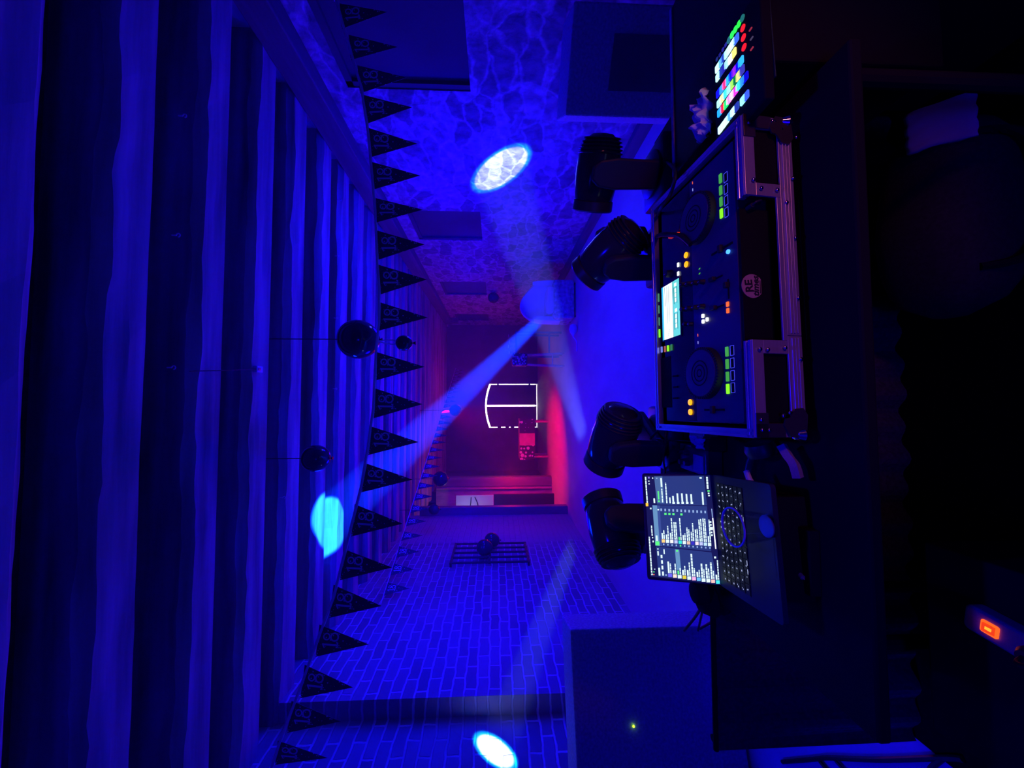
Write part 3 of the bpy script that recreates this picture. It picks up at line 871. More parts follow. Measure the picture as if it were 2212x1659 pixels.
PADS = [(1596.4, 51.9, 'o', (40, 255, 60)), (1588.8, 63.6, 'o', (40, 255, 70)), (1581.6, 74.9, 'o', (40, 255, 80)), (1603.8, 39.4, 'o', (30, 110, 110)), (1574.9, 86.2, 'o', (40, 110, 130)),
        (1568, 96.8, 's', (40, 40, 160)), (1561.8, 107, 's', (40, 40, 160)), (1555.4, 118.3, 's', (30, 30, 130)), (1549, 127.6, 's', (30, 40, 120)),
        (1605, 60.5, 'o', (255, 30, 40)), (1606.2, 81.2, 'o', (255, 30, 40)), (1607.5, 102.1, 'o', (255, 30, 40)), (1621.7, 63.2, 't', (150, 40, 60)), (1624, 82.9, 't', (70, 60, 90)), (1624.5, 105.2, 't', (150, 40, 60)),
        (1590.9, 84.1, 'b', (50, 90, 210)), (1583.3, 94.3, 'b', (190, 250, 255)), (1576, 106, 'b', (190, 250, 255)), (1569.8, 115.8, 'b', (170, 245, 255)), (1563, 125, 'b', (40, 70, 200)), (1557, 135.6, 'b', (90, 170, 255)), (1550.4, 146.5, 'b', (190, 250, 255)),
        (1585.4, 115.4, 'b', (255, 225, 110)), (1578.2, 127.2, 'b', (235, 235, 255)), (1570.6, 137.3, 'b', (150, 210, 255)), (1564.5, 146.5, 'b', (40, 40, 190)), (1558, 156, 'b', (40, 70, 190)), (1551.5, 165.6, 'b', (180, 250, 255)),
        (1552.3, 200.8, 'p', (20, 20, 255)), (1559.5, 192, 'p', (50, 140, 255)), (1565.8, 182.4, 'p', (255, 40, 110)), (1572.6, 173.3, 'p', (40, 160, 255)), (1579.8, 163, 'p', (20, 20, 255)), (1586.5, 153.5, 'p', (130, 30, 255)), (1594, 143.5, 'p', (10, 10, 255)), (1601, 133, 'p', (40, 160, 255)),
        (1554.2, 222, 'p', (160, 240, 255)), (1560.5, 212.3, 'p', (250, 235, 150)), (1567.3, 202.7, 'p', (60, 240, 235)), (1574.5, 193, 'p', (140, 240, 255)), (1581.2, 183.4, 'p', (150, 240, 90)), (1587.5, 173.8, 'p', (0, 130, 70)), (1595.2, 164.1, 'p', (215, 220, 120)), (1602.9, 152.5, 'p', (60, 60, 190)),
        (1555.2, 242.2, 'p', (30, 150, 255)), (1561.5, 233.5, 'p', (255, 30, 60)), (1568.7, 224.9, 'p', (30, 250, 110)), (1575, 215.2, 'p', (240, 130, 230)), (1581.7, 205.6, 'p', (240, 190, 250)), (1589, 196, 'p', (235, 50, 255)), (1595.7, 185.8, 'p', (60, 235, 255)), (1603.9, 175.7, 'p', (40, 130, 255)), (1611, 167, 'p', (10, 10, 220)),
        (1556.6, 278.9, 'b', (190, 252, 255)), (1563.4, 269.7, 'b', (190, 252, 255)), (1570.1, 260.5, 'b', (190, 252, 255)), (1576.9, 250.5, 'b', (80, 150, 255)), (1583.6, 241.5, 'b', (190, 252, 255)), (1591.4, 231.6, 'b', (40, 60, 180)), (1605.3, 216.2, 'b', (140, 235, 255)), (1612.6, 207, 'b', (50, 80, 200))]
for x, y, k, c in PADS:
    p = PI_ @ DP(x, y); mb = MB()
    rx = lambda s: rrect(p.x - s / 2, p.y - s / 2, p.x + s / 2, p.y + s / 2, s * 0.18)
    if k == 'o': mb.lathe([(0.0082, 0.021), (0.0082, 0.024), (0.0006, 0.0245)], Matrix.Translation((p.x, p.y, 0)), seg=16)
    elif k == 't': mb.box((p.x, p.y, 0.0225), (0.003, 0.010, 0.003))
    elif k == 's': mb.box((p.x, p.y, 0.0225), (0.008, 0.008, 0.003))
    else: mb.prism([(p.x + a, p.y + b) for a, b in rrect(-0.0105, -0.0098, 0.0105, 0.0098, 0.003)], 0.004, z0=0.0205)
    dim = sum(c) < 330
    mb.build({'o': 'round_button', 't': 'indicator_light', 's': 'small_button', 'b': 'function_button', 'p': 'pad'}[k], E(c, 1.0 if dim else 1.7), pc_)

# crumpled napkin
def crumple(name, c, ux_, sx, sy, hh, mt, seed, n=18, fold=1.0):
    mb = MB(); vv, ff = [], []
    ux_ = Vector(ux_).normalized(); uy_ = Vector((0, 0, 1)).cross(ux_)
    for i in range(n + 1):
        for j in range(n + 1):
            a, b2 = i / n - 0.5, j / n - 0.5
            q = noise.noise(Vector((a * 4 * fold + seed, b2 * 3 * fold, seed * 1.3))); q2 = noise.noise(Vector((a * 9 + seed, b2 * 9, 3)))
            edge = 1 - (max(abs(a), abs(b2)) * 2) ** 3
            z = hh * max(0.02, 0.45 * edge + 0.75 * abs(q) + 0.2 * q2)
            sh = 1 + 0.25 * q2
            vv.append(Vector(c) + ux_ * (a * sx * sh) + uy_ * (b2 * sy * (1 + 0.3 * q)) + Vector((0, 0, z)))
    for i in range(n):
        for j in range(n): ff.append((i * (n + 1) + j, (i + 1) * (n + 1) + j, (i + 1) * (n + 1) + j + 1, i * (n + 1) + j + 1))
    mb.mesh_from(vv, ff); o = mb.build(name, mt, smooth=True)
    o.modifiers.new('thick', 'SOLIDIFY').thickness = 0.0015
    return o
c = onz(1534, 246, ZP - 0.02)
o = crumple('crumpled_napkin', (c.x, c.y + 0.02, ZP - 0.024), (1, -0.05, 0), 0.125, 0.075, 0.062, M['napkin'], 3.7)
tag(o, 'crumpled cream paper napkin behind the glowing pad controller', 'napkin')
a_ = onz(1643, 0, 0.93); b_ = onz(1668, 172, 0.93); c_ = onz(1655, 172, 0.93)
mb = MB(); a2 = onz(1651, -40, 0.93); wv = 0.017
mb.box(((b_.x + a2.x) / 2, (b_.y + a2.y) / 2 + 0.004, 0.9275), ((b_ - a2).length, 0.026, 0.003), rot=(0, 0, math.atan2(a2.y - b_.y, a2.x - b_.x)))
o = mb.build('webbing_strap', M['strap']); tag(o, 'dim green webbing strap lying along the road case edge', 'strap')

# ---- laptop
ZL = 0.905
H0 = onz(1558, 1262, ZL + 0.012); H1 = onz(1540, 1028, ZL + 0.012)
lx = (H1 - H0).normalized(); lw = (H1 - H0).length; ly = Vector((0, 0, 1)).cross(lx)
LM = frame(Vector((H0.x, H0.y, ZL)), lx, ly, Vector((0, 0, 1))); LI = LM.inverted()
nl = onz(1690, 1325, ZL + 0.014); ldep = -(LI @ nl).y
lap = thing('laptop', 'open dark grey laptop with a lit music playlist screen', 'laptop', LM)
mb = MB(); mb.prism(rrect(-0.004, -ldep, lw + 0.004, 0.004, 0.010), 0.013); mb.build('base', M['laptop'], lap)
LT = 0.0135
kk = [LI @ onz(1563, 1035, ZL + LT), LI @ onz(1633, 1288, ZL + LT)]
kx0, kx1 = 0.018, lw - 0.018
ky1, ky0 = -0.018, -ldep * 0.56
mb = MB(); mb.box(((kx0 + kx1) / 2, (ky0 + ky1) / 2, LT - 0.0005), (kx1 - kx0, ky1 - ky0, 0.0012)); kb = mb.build('keyboard', M['key'], lap)
gl = MB(); kc = MB()
rows = 6; rh = (ky1 - ky0) / rows
for r_ in range(rows):
    n_ = (14, 14, 14, 13, 12, 9)[r_]
    for c2 in range(n_):
        wk = (kx1 - kx0) / n_; xx = kx0 + wk * (c2 + 0.5); yy = ky1 - rh * (r_ + 0.5)
        if r_ == 5 and c2 in (4,): pass
        kc.box((xx, yy, LT + 0.0008), (wk * 0.88, rh * 0.84, 0.0014))
        if r_ == 5 and 3 < c2 < 6: continue
        s1 = random.uniform(0.0025, 0.0045) if r_ not in (0,) else 0.004
        for q in range(random.choice((1, 1, 2))):
            gl.box((xx + random.uniform(-0.003, 0.003), yy + (q - 0.3) * 0.004, LT + 0.0016), (s1, s1 * 0.7 if q == 0 else 0.0012, 0.0004))
for xx in (0.22, 0.3, 0.62, 0.7): gl.box((kx0 + (kx1 - kx0) * xx, ky0 + 0.004, LT + 0.0016), (0.013, 0.0022, 0.0004))
kc.build('key_caps', M['key'], kb); gl.build('key_legends', E((175, 185, 235), 1.0), kb)
mb = MB(); mb.prism(rrect(lw * 0.32, -ldep + 0.008, lw * 0.68, ky0 - 0.008, 0.004), 0.0005, z0=0.0128); mb.build('trackpad', M['laptop'], lap)
# lid
tl = onp(1402, 1243, H0, (0, 1, 0))
lean = R(17)
lzv = Vector((0, math.sin(lean), math.cos(lean)))         # local to the laptop
SM = Matrix.Translation((0, 0.002, 0.012)) @ frame(Vector((0, 0, 0)), Vector((1, 0, 0)), lzv, Vector((1, 0, 0)).cross(lzv))
SW = LM @ SM; SI = SW.inverted(); sn = SW.to_3x3() @ Vector((0, 0, 1)); so = SW.translation
def S(zx, zy):
    """pixel of the enlarged view (crop 1200,960..1800,1380 at x3.687) -> local lid plane"""
    return SI @ onp(1200 + zx / 3.687, 960 + zy / 3.687, so, sn)
lh = max(S(700, 240).y, S(745, 1040).y) + 0.004
mb = MB(); mb.prism(rrect(-0.004, 0.0, lw + 0.004, lh, 0.008), 0.006, SM, z0=-0.0065)
lid = mb.build('display_lid', M['laptop'], lap)
mb = MB()
def quad(p, mt, k):
    mb.use(mt); mb.mesh_from([(SM @ Vector((a.x, a.y, 0.0004 + k))) for a in [S(*q) for q in p]], [tuple(range(len(p)))])
BG, PN, HL, TXT, DIMT, GR = E((24, 26, 80), 0.9), E((44, 62, 130), 0.9), E((105, 150, 195), 1.0), E((215, 245, 250), 1.25), E((150, 180, 230), 1.0), E((90, 235, 120), 1.2)
quad([(707, 248), (1228, 246), (1320, 1120), (757, 1052)], BG, 0)
quad([(790, 255), (1180, 250), (1207, 485), (808, 480)], PN, 1e-4)
quad([(770, 484), (1205, 492), (1240, 850), (797, 805)], PN, 1e-4)
quad([(800, 812), (1242, 860), (1290, 1095), (822, 1052)], PN, 1e-4)
quad([(772, 484), (830, 486), (850, 810), (795, 805)], E((60, 80, 150), 1.0), 2e-4)
quad([(772, 484), (808, 485), (830, 808), (795, 805)], HL, 3e-4)
quad([(950, 835), (985, 838), (1000, 1000), (965, 1000)], HL, 2e-4)
quad([(785, 255), (850, 254), (868, 470), (808, 466)], E((75, 105, 160), 1.0), 2e-4)


def strip(zx0, y0, y1, mt, th=9, slant=0.07, k=4e-4, dash=False):
    """a line of small text: runs along the picture's y from y1 (start) up to y0, as word-long dashes"""
    y = y1
    while y > y0 + 2:
        ln = random.uniform(14, 34) if dash else (y1 - y0)
        ya = max(y0, y - ln)
        xa, xb = zx0 + (y - y1) * slant, zx0 + (ya - y1) * slant
        quad([(xb - th / 2, ya), (xb + th / 2, ya), (xa + th / 2, y), (xa - th / 2, y)], mt, k)
        y = ya - 4


def dot(zx, zy, sx, sy, mt, k=5e-4):
    quad([(zx - sx / 2, zy - sy / 2), (zx + sx / 2, zy - sy / 2), (zx + sx / 2 + sy * 0.05, zy + sy / 2), (zx - sx / 2 + sy * 0.05, zy + sy / 2)], mt, k)


strip(731, 258, 465, TXT, 10, dash=True); strip(766, 735, 1020, TXT, 10, dash=True); dot(768, 1034, 12, 12, TXT)
dot(728, 479, 20, 26, E((255, 180, 40), 1.5)); dot(743, 264, 12, 14, E((150, 130, 255), 1)); dot(743, 292, 9, 9, TXT); dot(745, 314, 9, 9, TXT); dot(773, 268, 9, 9, TXT); dot(806, 270, 9, 9, DIMT)
dot(783, 1036, 9, 9, E((255, 120, 90), 1.2)); dot(783, 1014, 9, 9, GR); dot(790, 993, 8, 8, TXT)
strip(788, 430, 466, TXT, 13); strip(822, 372, 438, GR, 11); dot(823, 453, 14, 14, GR); strip(853, 352, 462, TXT, 9, dash=True); strip(845, 268, 340, TXT, 13)
strip(887, 306, 468, TXT, 10, dash=True); strip(913, 422, 468, TXT, 10)
for zx, y0 in ((938, 410), (974, 390), (1010, 390), (1046, 394), (1083, 396)):
    strip(zx, y0, 456, TXT, 13); dot(zx + 2, 466, 20, 17, TXT)
strip(1176, 380, 480, TXT, 13, dash=False); dot(1155, 266, 17, 12, TXT)
strip(1212, 258, 355, TXT, 14, dash=True); dot(1218, 370, 18, 12, GR); dot(1219, 390, 13, 12, TXT); dot(1222, 408, 14, 10, TXT)
strip(1276, 585, 832, E((245, 252, 255), 1.5), 9, 0.10); strip(1250, 512, 582, DIMT, 7, 0.10)
for zx, zy, s in ((1234, 618, 13), (1236, 640, 13), (1239, 670, 25), (1242, 700, 13), (1245, 723, 13)): dot(zx, zy, s, s, TXT)
dot(758, 510, 12, 12, TXT); strip(770, 646, 728, TXT, 9, dash=True); dot(773, 742, 9, 10, TXT); dot(777, 772, 10, 14, TXT)
dot(811, 788, 32, 32, GR); strip(808, 725, 768, TXT, 13); dot(818, 519, 12, 11, TXT)
for i in range(12):
    f = i / 11
    dot(841 + 350 * f, 520 + 18 * f, 13, 20, DIMT)
    if i in (1, 2, 3, 5): dot(843 + 350 * f, 552 + 12 * f, 18, 16, GR)
    th_x, th_y = 858 + 368 * f, 768 + 28 * f
    dot(th_x, th_y, 26, 26, [E((250, 200, 120), 1.2), TXT, E((240, 240, 240), 1.3), E((190, 200, 255), 1.1), E((60, 220, 210), 1.2), TXT, E((230, 190, 170), 1.1), E((60, 50, 200), 1), E((240, 220, 230), 1.2), E((190, 200, 255), 1.1), E((190, 230, 255), 1.1), TXT][i])
    dot(th_x + 3, th_y + 28, 11, 13, GR if i == 4 else DIMT)
    a1, a2 = [(46, 68), (36, 105), (52, 170), (145, 140), (25, 175), (42, 55), (105, 90), (72, 142), (94, 98), (175, 180), (190, 185), (48, 180)][i]
    strip(th_x - 6, th_y - 17 - a1, th_y - 17, GR if i == 4 else TXT, 10, dash=a1 > 60); strip(th_x + 8, th_y - 17 - a2, th_y - 17, TXT, 9, dash=True)
strip(829, 982, 1044, TXT, 14); 
for zx, a0, a1 in ((845, 880, 905), (849, 922, 950), (852, 965, 995), (857, 1012, 1044)): strip(zx, a0, a1, TXT, 14)
strip(866, 835, 872, TXT, 9); dot(815, 832, 12, 8, TXT); strip(818, 850, 884, TXT, 11); dot(880, 1040, 13, 12, DIMT)
cols = [E((110, 100, 255), 1.1), E((250, 220, 200), 1.2), TXT, E((220, 200, 40), 1.2), TXT, E((240, 170, 220), 1.2), E((110, 190, 240), 1.1), TXT, TXT, E((245, 190, 180), 1.2), E((70, 220, 220), 1.3)]
lens_ = [(92, 77), (27, 80), (30, 50), (40, 72), (45, 105), (180, 64), (40, 56), (112, 70), (112, 78), (132, 66), (40, 155)]
for i in range(11):
    f = i / 10; th_x, th_y = 912 + 380 * f, 1042 + 53 * f
    dot(th_x, th_y, 30, 27, cols[i])
    a1, a2 = lens_[i]
    strip(th_x - 9, th_y - 18 - a1, th_y - 18, GR if i == 2 else TXT, 13, dash=a1 > 100); strip(th_x + 7, th_y - 18 - a2, th_y - 18, TXT, 9, dash=True)
dot(967, 846, 16, 15, GR); dot(1270, 900, 16, 15, TXT)
mb.build('screen', None, lid)
# low riser under the laptop
t = thing('laptop_riser', 'low black riser box under the laptop', 'riser', LM @ Matrix.Translation((0, 0, -(ZL - ZTAB))))
mb = MB(); mb.box((lw / 2, -ldep * 0.5, (ZL - ZTAB) / 2), (lw * 0.8, ldep * 0.7, ZL - ZTAB), bevel=0.004); mb.build('riser_box', M['matte'], t)

# tumbler standing on the palm rest
cb = onz(1662, 1137, ZL + LT)
t = thing('plastic_tumbler', 'clear plastic tumbler standing at the front edge of the laptop', 'tumbler', Matrix.Translation((cb.x, cb.y, ZL + LT - 0.0002)))
mb = MB(); hr = 0.092
mb.lathe([(0.030, 0), (0.0455, hr), (0.0435, hr), (0.0285, 0.006), (0.0005, 0.006)], seg=40)
mb.build('cup_wall', M['clear'], t, smooth=True)
mb = MB(); mb.lathe([(0.0435, hr - 0.001), (0.0475, hr), (0.0475, hr + 0.003), (0.0440, hr + 0.003), (0.0435, hr - 0.001)], seg=40)
mb.build('rim', mat('frosted_rim', (0.75, 0.75, 0.85), 0.3), t, smooth=True)
mb = MB(); mb.lathe([(0.027, 0.0062), (0.027, 0.009), (0.0005, 0.009)], seg=24)
mb.build('base_disc', mat('thick_base', (0.35, 0.35, 0.45), 0.1), t, smooth=True)

# ---- moving heads
def moving_head(px, py, aim, label, y=1.67):
    c = ony(px, py, y); base = Vector((c.x, y, ZTAB))
    hc = c.z - ZTAB                               # tilt axis height
    tgt = Vector(aim) - Vector((base.x, base.y, c.z))
    pan = math.atan2(-tgt.x, tgt.y); tilt = math.atan2(tgt.z, math.hypot(tgt.x, tgt.y))
    root = thing('moving_head', label, 'moving head light', Matrix.Translation(base), 'moving head lights on the bench')
    mb = MB(); mb.box((0, 0, 0.045), (0.27, 0.22, 0.09), bevel=0.018); mb.box((0, -0.111, 0.05), (0.10, 0.004, 0.045), bevel=0.002)
    mb.lathe([(0.10, 0.088), (0.10, 0.10), (0.085, 0.108), (0.001, 0.108)], seg=28)
    bs = mb.build('base', M['black'], root, smooth=True)
    mb = MB()
    Z = Matrix.Rotation(pan, 4, 'Z')
    mb.box((0, 0, 0.128), (0.27, 0.12, 0.045), Z, bevel=0.016)
    for s in (-1, 1):
        prof = [(-0.055, 0.11), (0.055, 0.11), (0.060, hc - 0.05), (0.050, hc + 0.02), (0.025, hc + 0.05), (-0.025, hc + 0.05), (-0.050, hc + 0.02), (-0.060, hc - 0.05)]
        mb.prism(prof, 0.036, Z @ frame(Vector((s * 0.118 - 0.018, 0, 0)), Vector((0, 1, 0)), Vector((0, 0, 1)), Vector((1, 0, 0))))
    yk = mb.build('yoke', M['black'], root)
    bv = yk.modifiers.new('soft', 'BEVEL'); bv.width = 0.009; bv.segments = 2; bv.limit_method = 'ANGLE'
    # head: local +Y forward
    HM = Matrix.Translation((0, 0, hc)) @ Z @ Matrix.Rotation(tilt, 4, 'X') @ Matrix.Rotation(R(-90), 4, 'X')
    mb = MB()
    mb.lathe([(0.001, -0.155), (0.045, -0.150), (0.078, -0.125), (0.095, -0.07), (0.098, 0.0), (0.094, 0.06), (0.088, 0.105), (0.083, 0.112)], HM, seg=36, sy=0.98)
    hd = mb.build('head', M['gloss'], root, smooth=True)
    mb = MB(); mb.lathe([(0.083, 0.108), (0.090, 0.112), (0.092, 0.150), (0.086, 0.156), (0.078, 0.150), (0.076, 0.125)], HM, seg=36); mb.build('lens_hood', M['black'], hd, smooth=True)
    mb = MB(); mb.lathe([(0.078, 0.128), (0.06, 0.136), (0.03, 0.142), (0.0005, 0.144)], HM, seg=36); mb.build('front_lens', M['chrome'], hd, smooth=True)
    mb = MB()
    for k in range(5): mb.lathe([(0.094 - 0.004 * k * k * 0.25, -0.075 - 0.014 * k), (0.0985 - 0.001 * k * k, -0.078 - 0.014 * k), (0.094 - 0.004 * k * k * 0.25, -0.081 - 0.014 * k)], HM, seg=36)
    mb.build('cooling_fins', M['black'], hd)
    d = tgt.normalized()
    return root, Vector((base.x, base.y, c.z)) + d * 0.165


mb = MB(); mb.box((0.15, -0.05, 0.004), (2.86, 3.08, 0.008)); o = mb.build('shade_sheet', M['cloth']); tag(o, 'added black sheet that darkens the floor under the booth like shade', 'mat')  # dark sheet laid where the floor is only in shade
T_CEIL = onz(712, 1125, ZJ)
T_RIGHT = onx(1082, 365, XR)
T_LEFT = onx(1070, 1622, XL - 0.164)
h_b, l_b = moving_head(1318, 545, T_CEIL, 'moving head second from the road case, tilted up with a teardrop outline')
h_a, l_a = moving_head(1290, 375, (-1.6, 3.3, 1.25), 'moving head beside the road case, turned sideways towards the brick wall')
h_c, l_c = moving_head(1325, 945, T_LEFT, 'moving head between the flight case corner and the laptop')
h_d, l_d = moving_head(1320, 1145, T_RIGHT, 'moving head standing directly behind the laptop screen')
BEAM = (0.10, 0.28, 1.0)
def beam(name, src, dst, half, energy, color, blend=0.25, slit=None):
    lamp(name, 'SPOT', src, energy, color, target=dst, radius=0.012, angle=2 * half, blend=blend, slit=slit)
RS = onx(1148, 312, XR) - onx(1018, 421, XR)
LS = onx(1108, 1652, XL - 0.164) - onx(1030, 1588, XL - 0.164)
beam('head_beam_ceiling', l_b, T_CEIL, 4.2, 110000, (0.0012, 0.026, 1.0))
beam('head_beam_right_wall', l_d, T_RIGHT, 6.4, 9000, (0.002, 0.13, 1.0), 0.3, RS)
beam('head_beam_right_core', l_d, T_RIGHT, 5.4, 16000, (0.15, 0.12, 1.0), 0.12, RS)
beam('head_beam_left_wall', l_c, T_LEFT, 4.2, 2500, (0.002, 0.4, 1.0), 0.3, LS)
beam('head_beam_left_core', l_c, T_LEFT, 3.4, 4500, (0.4, 0.32, 1.0), 0.15, LS)

# ================================================================== SPEAKERS
def speaker_box(name, label, corner, ang, wdt, dpt, hgt, led_px=None, panel=True):
    """corner: near inner corner on the floor; ang: heading of the front-to-camera face"""
    m_ = Matrix.Translation(corner) @ Matrix.Rotation(ang, 4, 'Z')
    t = thing(name, label, 'loudspeaker', m_)
    mb = MB(); mb.box((wdt / 2, dpt / 2, hgt / 2 + 0.01), (abs(wdt), dpt, hgt - 0.02), bevel=0.012); mb.build('cabinet', M['cabinet'], t)
    for x in (0.06, abs(wdt) - 0.06):
        for y in (0.06, dpt - 0.06):
            mb = MB(); mb.cyl((math.copysign(x, wdt), y, 0), (math.copysign(x, wdt), y, 0.02), 0.025); mb.build('foot', M['matte'], t)
    bp = None
    if panel: mb = MB(); mb.box((wdt / 2, -0.002, hgt * 0.52), (abs(wdt) * 0.5, 0.006, hgt * 0.45), bevel=0.002); bp = mb.build('rear_panel', mat('rear_panel_paint', (0.12, 0.11, 0.15), 0.8), t)
    return t, m_, bp


def face_px(x, y, m_):
    o_ = m_.translation; n_ = m_.to_3x3() @ Vector((0, 1, 0)); return m_.inverted() @ onp(x, y, o_, n_)


cl = onz(1232, 1360, 1.10)
tl_, ml_, bp_ = speaker_box('bass_speaker', 'large black bass speaker by the brick wall, small green light on its back', Vector((cl.x, cl.y, 0)), R(14), -0.95, 0.36, 1.10, panel=False)
p = face_px(1368, 1568, ml_)
mb = MB(); mb.lathe([(0.007, 0), (0.006, 0.005), (0.0005, 0.007)], Matrix.Translation((p.x, -0.005, p.z)) @ Matrix.Rotation(R(90), 4, 'X'), seg=12)
mb.build('power_light', E((170, 255, 40), 4.0), tl_)
cr = onz(1222, 250, 1.10)
tr_, mr_, bp2 = speaker_box('bass_speaker', 'large black bass speaker by the rubble wall, behind the pad controller', Vector((cr.x, cr.y, 0)), R(-33), 0.60, 0.48, 1.10)

# ================================================================== CABLES AND SMALL THINGS ROUND THE LAPTOP
def cable(pts, r, label, group=None, mt=None):
    mb = MB(); mb.tube(smooth_path(pts, 8), r); o = mb.build('cable', mt or M['cable'], smooth=True)
    return tag(o, label, 'cable', group)
A = lambda x, y, d: ony(x, y, d)
cable([A(1478, 1362, 1.9), A(1500, 1335, 1.75), A(1520, 1305, 1.6), A(1545, 1275, 1.45), A(1570, 1262, 1.3)], 0.006, 'black cable hanging by the bass speaker, drooping lowest towards the wall')
cable([A(1508, 1362, 1.9), A(1514, 1335, 1.75), A(1520, 1312, 1.6), A(1535, 1290, 1.5), A(1560, 1270, 1.35)], 0.005, 'black cable rising steeply behind the laptop in front of the bass speaker')
cable([A(1512, 1358, 1.9), A(1535, 1345, 1.75), A(1555, 1335, 1.6), A(1575, 1318, 1.5), A(1590, 1290, 1.35)], 0.006, 'thick black cable looping nearest the laptop base edge')
mb = MB()
for k, (x, y, r_) in enumerate(((1518, 1280, 0.05), (1535, 1295, 0.06), (1555, 1290, 0.06))):
    c = A(x, y, 1.42); mb.lathe([(0.001, -r_), (r_ * 0.7, -r_ * 0.7), (r_, 0), (r_ * 0.7, r_ * 0.7), (0.001, r_)], Matrix.Translation(c), seg=14)
mb.build('gear_bag', M['matte'], None, smooth=True)
tag(bpy.data.objects['gear_bag'], 'dark lumpy gear bag behind the laptop corner', 'bag')
# small utility mixer between the laptop and the case
ZQ = ZTAB
c = onz(1490, 990, ZQ + 0.06)
t = thing('small_mixer', 'small dark mixer with a red light between laptop and flight case', 'mixer', Matrix.Translation((c.x, c.y - 0.02, ZQ)))
mb = MB(); mb.box((0, 0, 0.03), (0.10, 0.20, 0.06), bevel=0.006); mb.build('housing', M['black'], t)
for k, (x, y) in enumerate(((-0.02, 0.07), (0.02, 0.07), (-0.02, 0.03), (0.02, 0.03))):
    mb = MB(); mb.lathe([(0.011, 0.06), (0.009, 0.078), (0.0005, 0.078)], Matrix.Translation((x, y, 0)), seg=14); mb.build('knob', M['jogtop'], t, smooth=True)
mb = MB(); mb.box((-0.01, -0.045, 0.061), (0.06, 0.07, 0.004), bevel=0.001); mb.build('grey_plate', M['strip'], t)
lp = onz(1450, 940, ZQ + 0.062)
mb = MB(); mb.lathe([(0.005, 0), (0.0045, 0.004), (0.0005, 0.006)], Matrix.Translation((lp.x - c.x, lp.y - c.y + 0.02, 0.060)), seg=12); mb.build('power_light', E((255, 60, 20), 4.0), t)
mb = MB(); mb.box((lp.x - c.x, lp.y - c.y + 0.02, 0.03), (0.05, 0.05, 0.06), bevel=0.003); mb.build('side_unit', M['black'], t)
c = onz(1500, 950, 0.885)
o = crumple('paper_scrap', (c.x, c.y, 0.868), (0.2, 1, 0), 0.085, 0.05, 0.03, M['paper'], 8.1, n=12); tag(o, 'pale crumpled paper scrap tucked against the flight case side', 'paper')
mb = MB(); mb.box((c.x, c.y, (ZTAB + 0.868) / 2), (0.07, 0.12, 0.868 - ZTAB), bevel=0.004); o = mb.build('cable_box', M['matte']); tag(o, 'dark box under the paper scrap beside the flight case', 'box')
c = ony(1424, 949, 1.55)
mb = MB(); mb.prism([(-0.006, -0.013), (0.006, -0.004), (0.006, 0.013), (-0.006, 0.013)], 0.002, frame(c, Vector((1, 0, 0)), Vector((0, 0, 1)), Vector((0, -1, 0))))
o = mb.build('hang_tag', M['teal']); tag(o, 'tiny teal tag hanging on a cable by the flight case corner', 'tag')
cable([ony(1416, 949, 1.552), ony(1440, 951, 1.53), ony(1475, 952, 1.50), ony(1500, 955, 1.45)], 0.0035, 'thin cable carrying the teal tag')
cable([onz(1405, 948, 0.99), onz(1440, 918, 0.99), onz(1433, 985, 0.94), onz(1436, 1022, 0.88), A(1425, 1040, 1.55)], 0.004, 'thin cable leaving the case corner towards the laptop screen')
# cables lying over the right of the controller
q = lambda x, y, h: CASE @ (D(x, y, h))
cable([A(1420, 478, 1.62), q(1425, 455, 0.02), q(1448, 420, 0.02), q(1458, 370, 0.015), A(1440, 350, 1.55)], 0.006, 'black cable resting on the far rim of the flight case')
cable([A(1405, 520, 1.6), q(1425, 508, 0.012), q(1448, 507, 0.02), q(1470, 510, 0.02), q(1492, 528, 0.012)], 0.008, 'thick black cable lying across the controller by the jog wheel')
c = CASE @ D(1455, 509, 0.014)
mb = MB(); p = D(1449, 509, 0.012); p2 = D(1462, 507, 0.012)
mb.box((p.x, p.y, 0.010), (0.016, 0.018, 0.014), bevel=0.002); o = mb.build('usb_stick', E((200, 40, 40), 0.55)); o.matrix_world = CASE
tag(o, 'small glowing red stick plugged in at the far edge of the controller', 'usb stick')
mb = MB(); mb.box((p2.x, p2.y, 0.006), (0.017, 0.006, 0.012), bevel=0.001); o = mb.build('red_lamp', E((255, 50, 20), 1.6)); o.matrix_world = CASE
tag(o, 'thin bright red lamp beside the cable on the controller', 'lamp')
# headphones lying below the laptop
hz = 0.80
hc_ = onz(1680, 1035, hz)
t = thing('headphones', 'dark headphones lying between the laptop and flight case', 'headphones', Matrix.Translation((hc_.x, hc_.y, hz)))
mb = MB(); pts_ = [Vector((0.085 * math.cos(R(a)), 0.095 * math.sin(R(a)), 0.02)) for a in range(20, 200, 10)]
mb.tube(pts_, 0.011, 10); mb.build('headband', M['black'], t, smooth=True)
for s in (1, -1):
    mb = MB(); mb.lathe([(0.001, -0.02), (0.038, -0.018), (0.042, 0.0), (0.036, 0.018), (0.02, 0.016), (0.001, 0.012)], Matrix.Translation((0.085 * s, 0.01 if s > 0 else -0.04, 0.042)) @ Matrix.Rotation(R(70 * s), 4, 'Y'), seg=24)
    e_ = mb.build('ear_cup', M['black'], t, smooth=True)
mb = MB(); a1, a2 = onz(1612, 1018, 0.90), onz(1640, 1050, 0.885)
am = onz(1622, 1040, 0.90)
mb.tube(smooth_path([a1, am, a2], 8), 0.008, 8); o = mb.build('bent_cable', M['white_plastic'], smooth=True); tag(o, 'short curved pale cable bend at the laptop front corner', 'cable')
mb = MB(); pp = [onz(1688, 962, 0.86), onz(1702, 985, 0.855), onz(1716, 1005, 0.85), onz(1724, 1032, 0.845)]
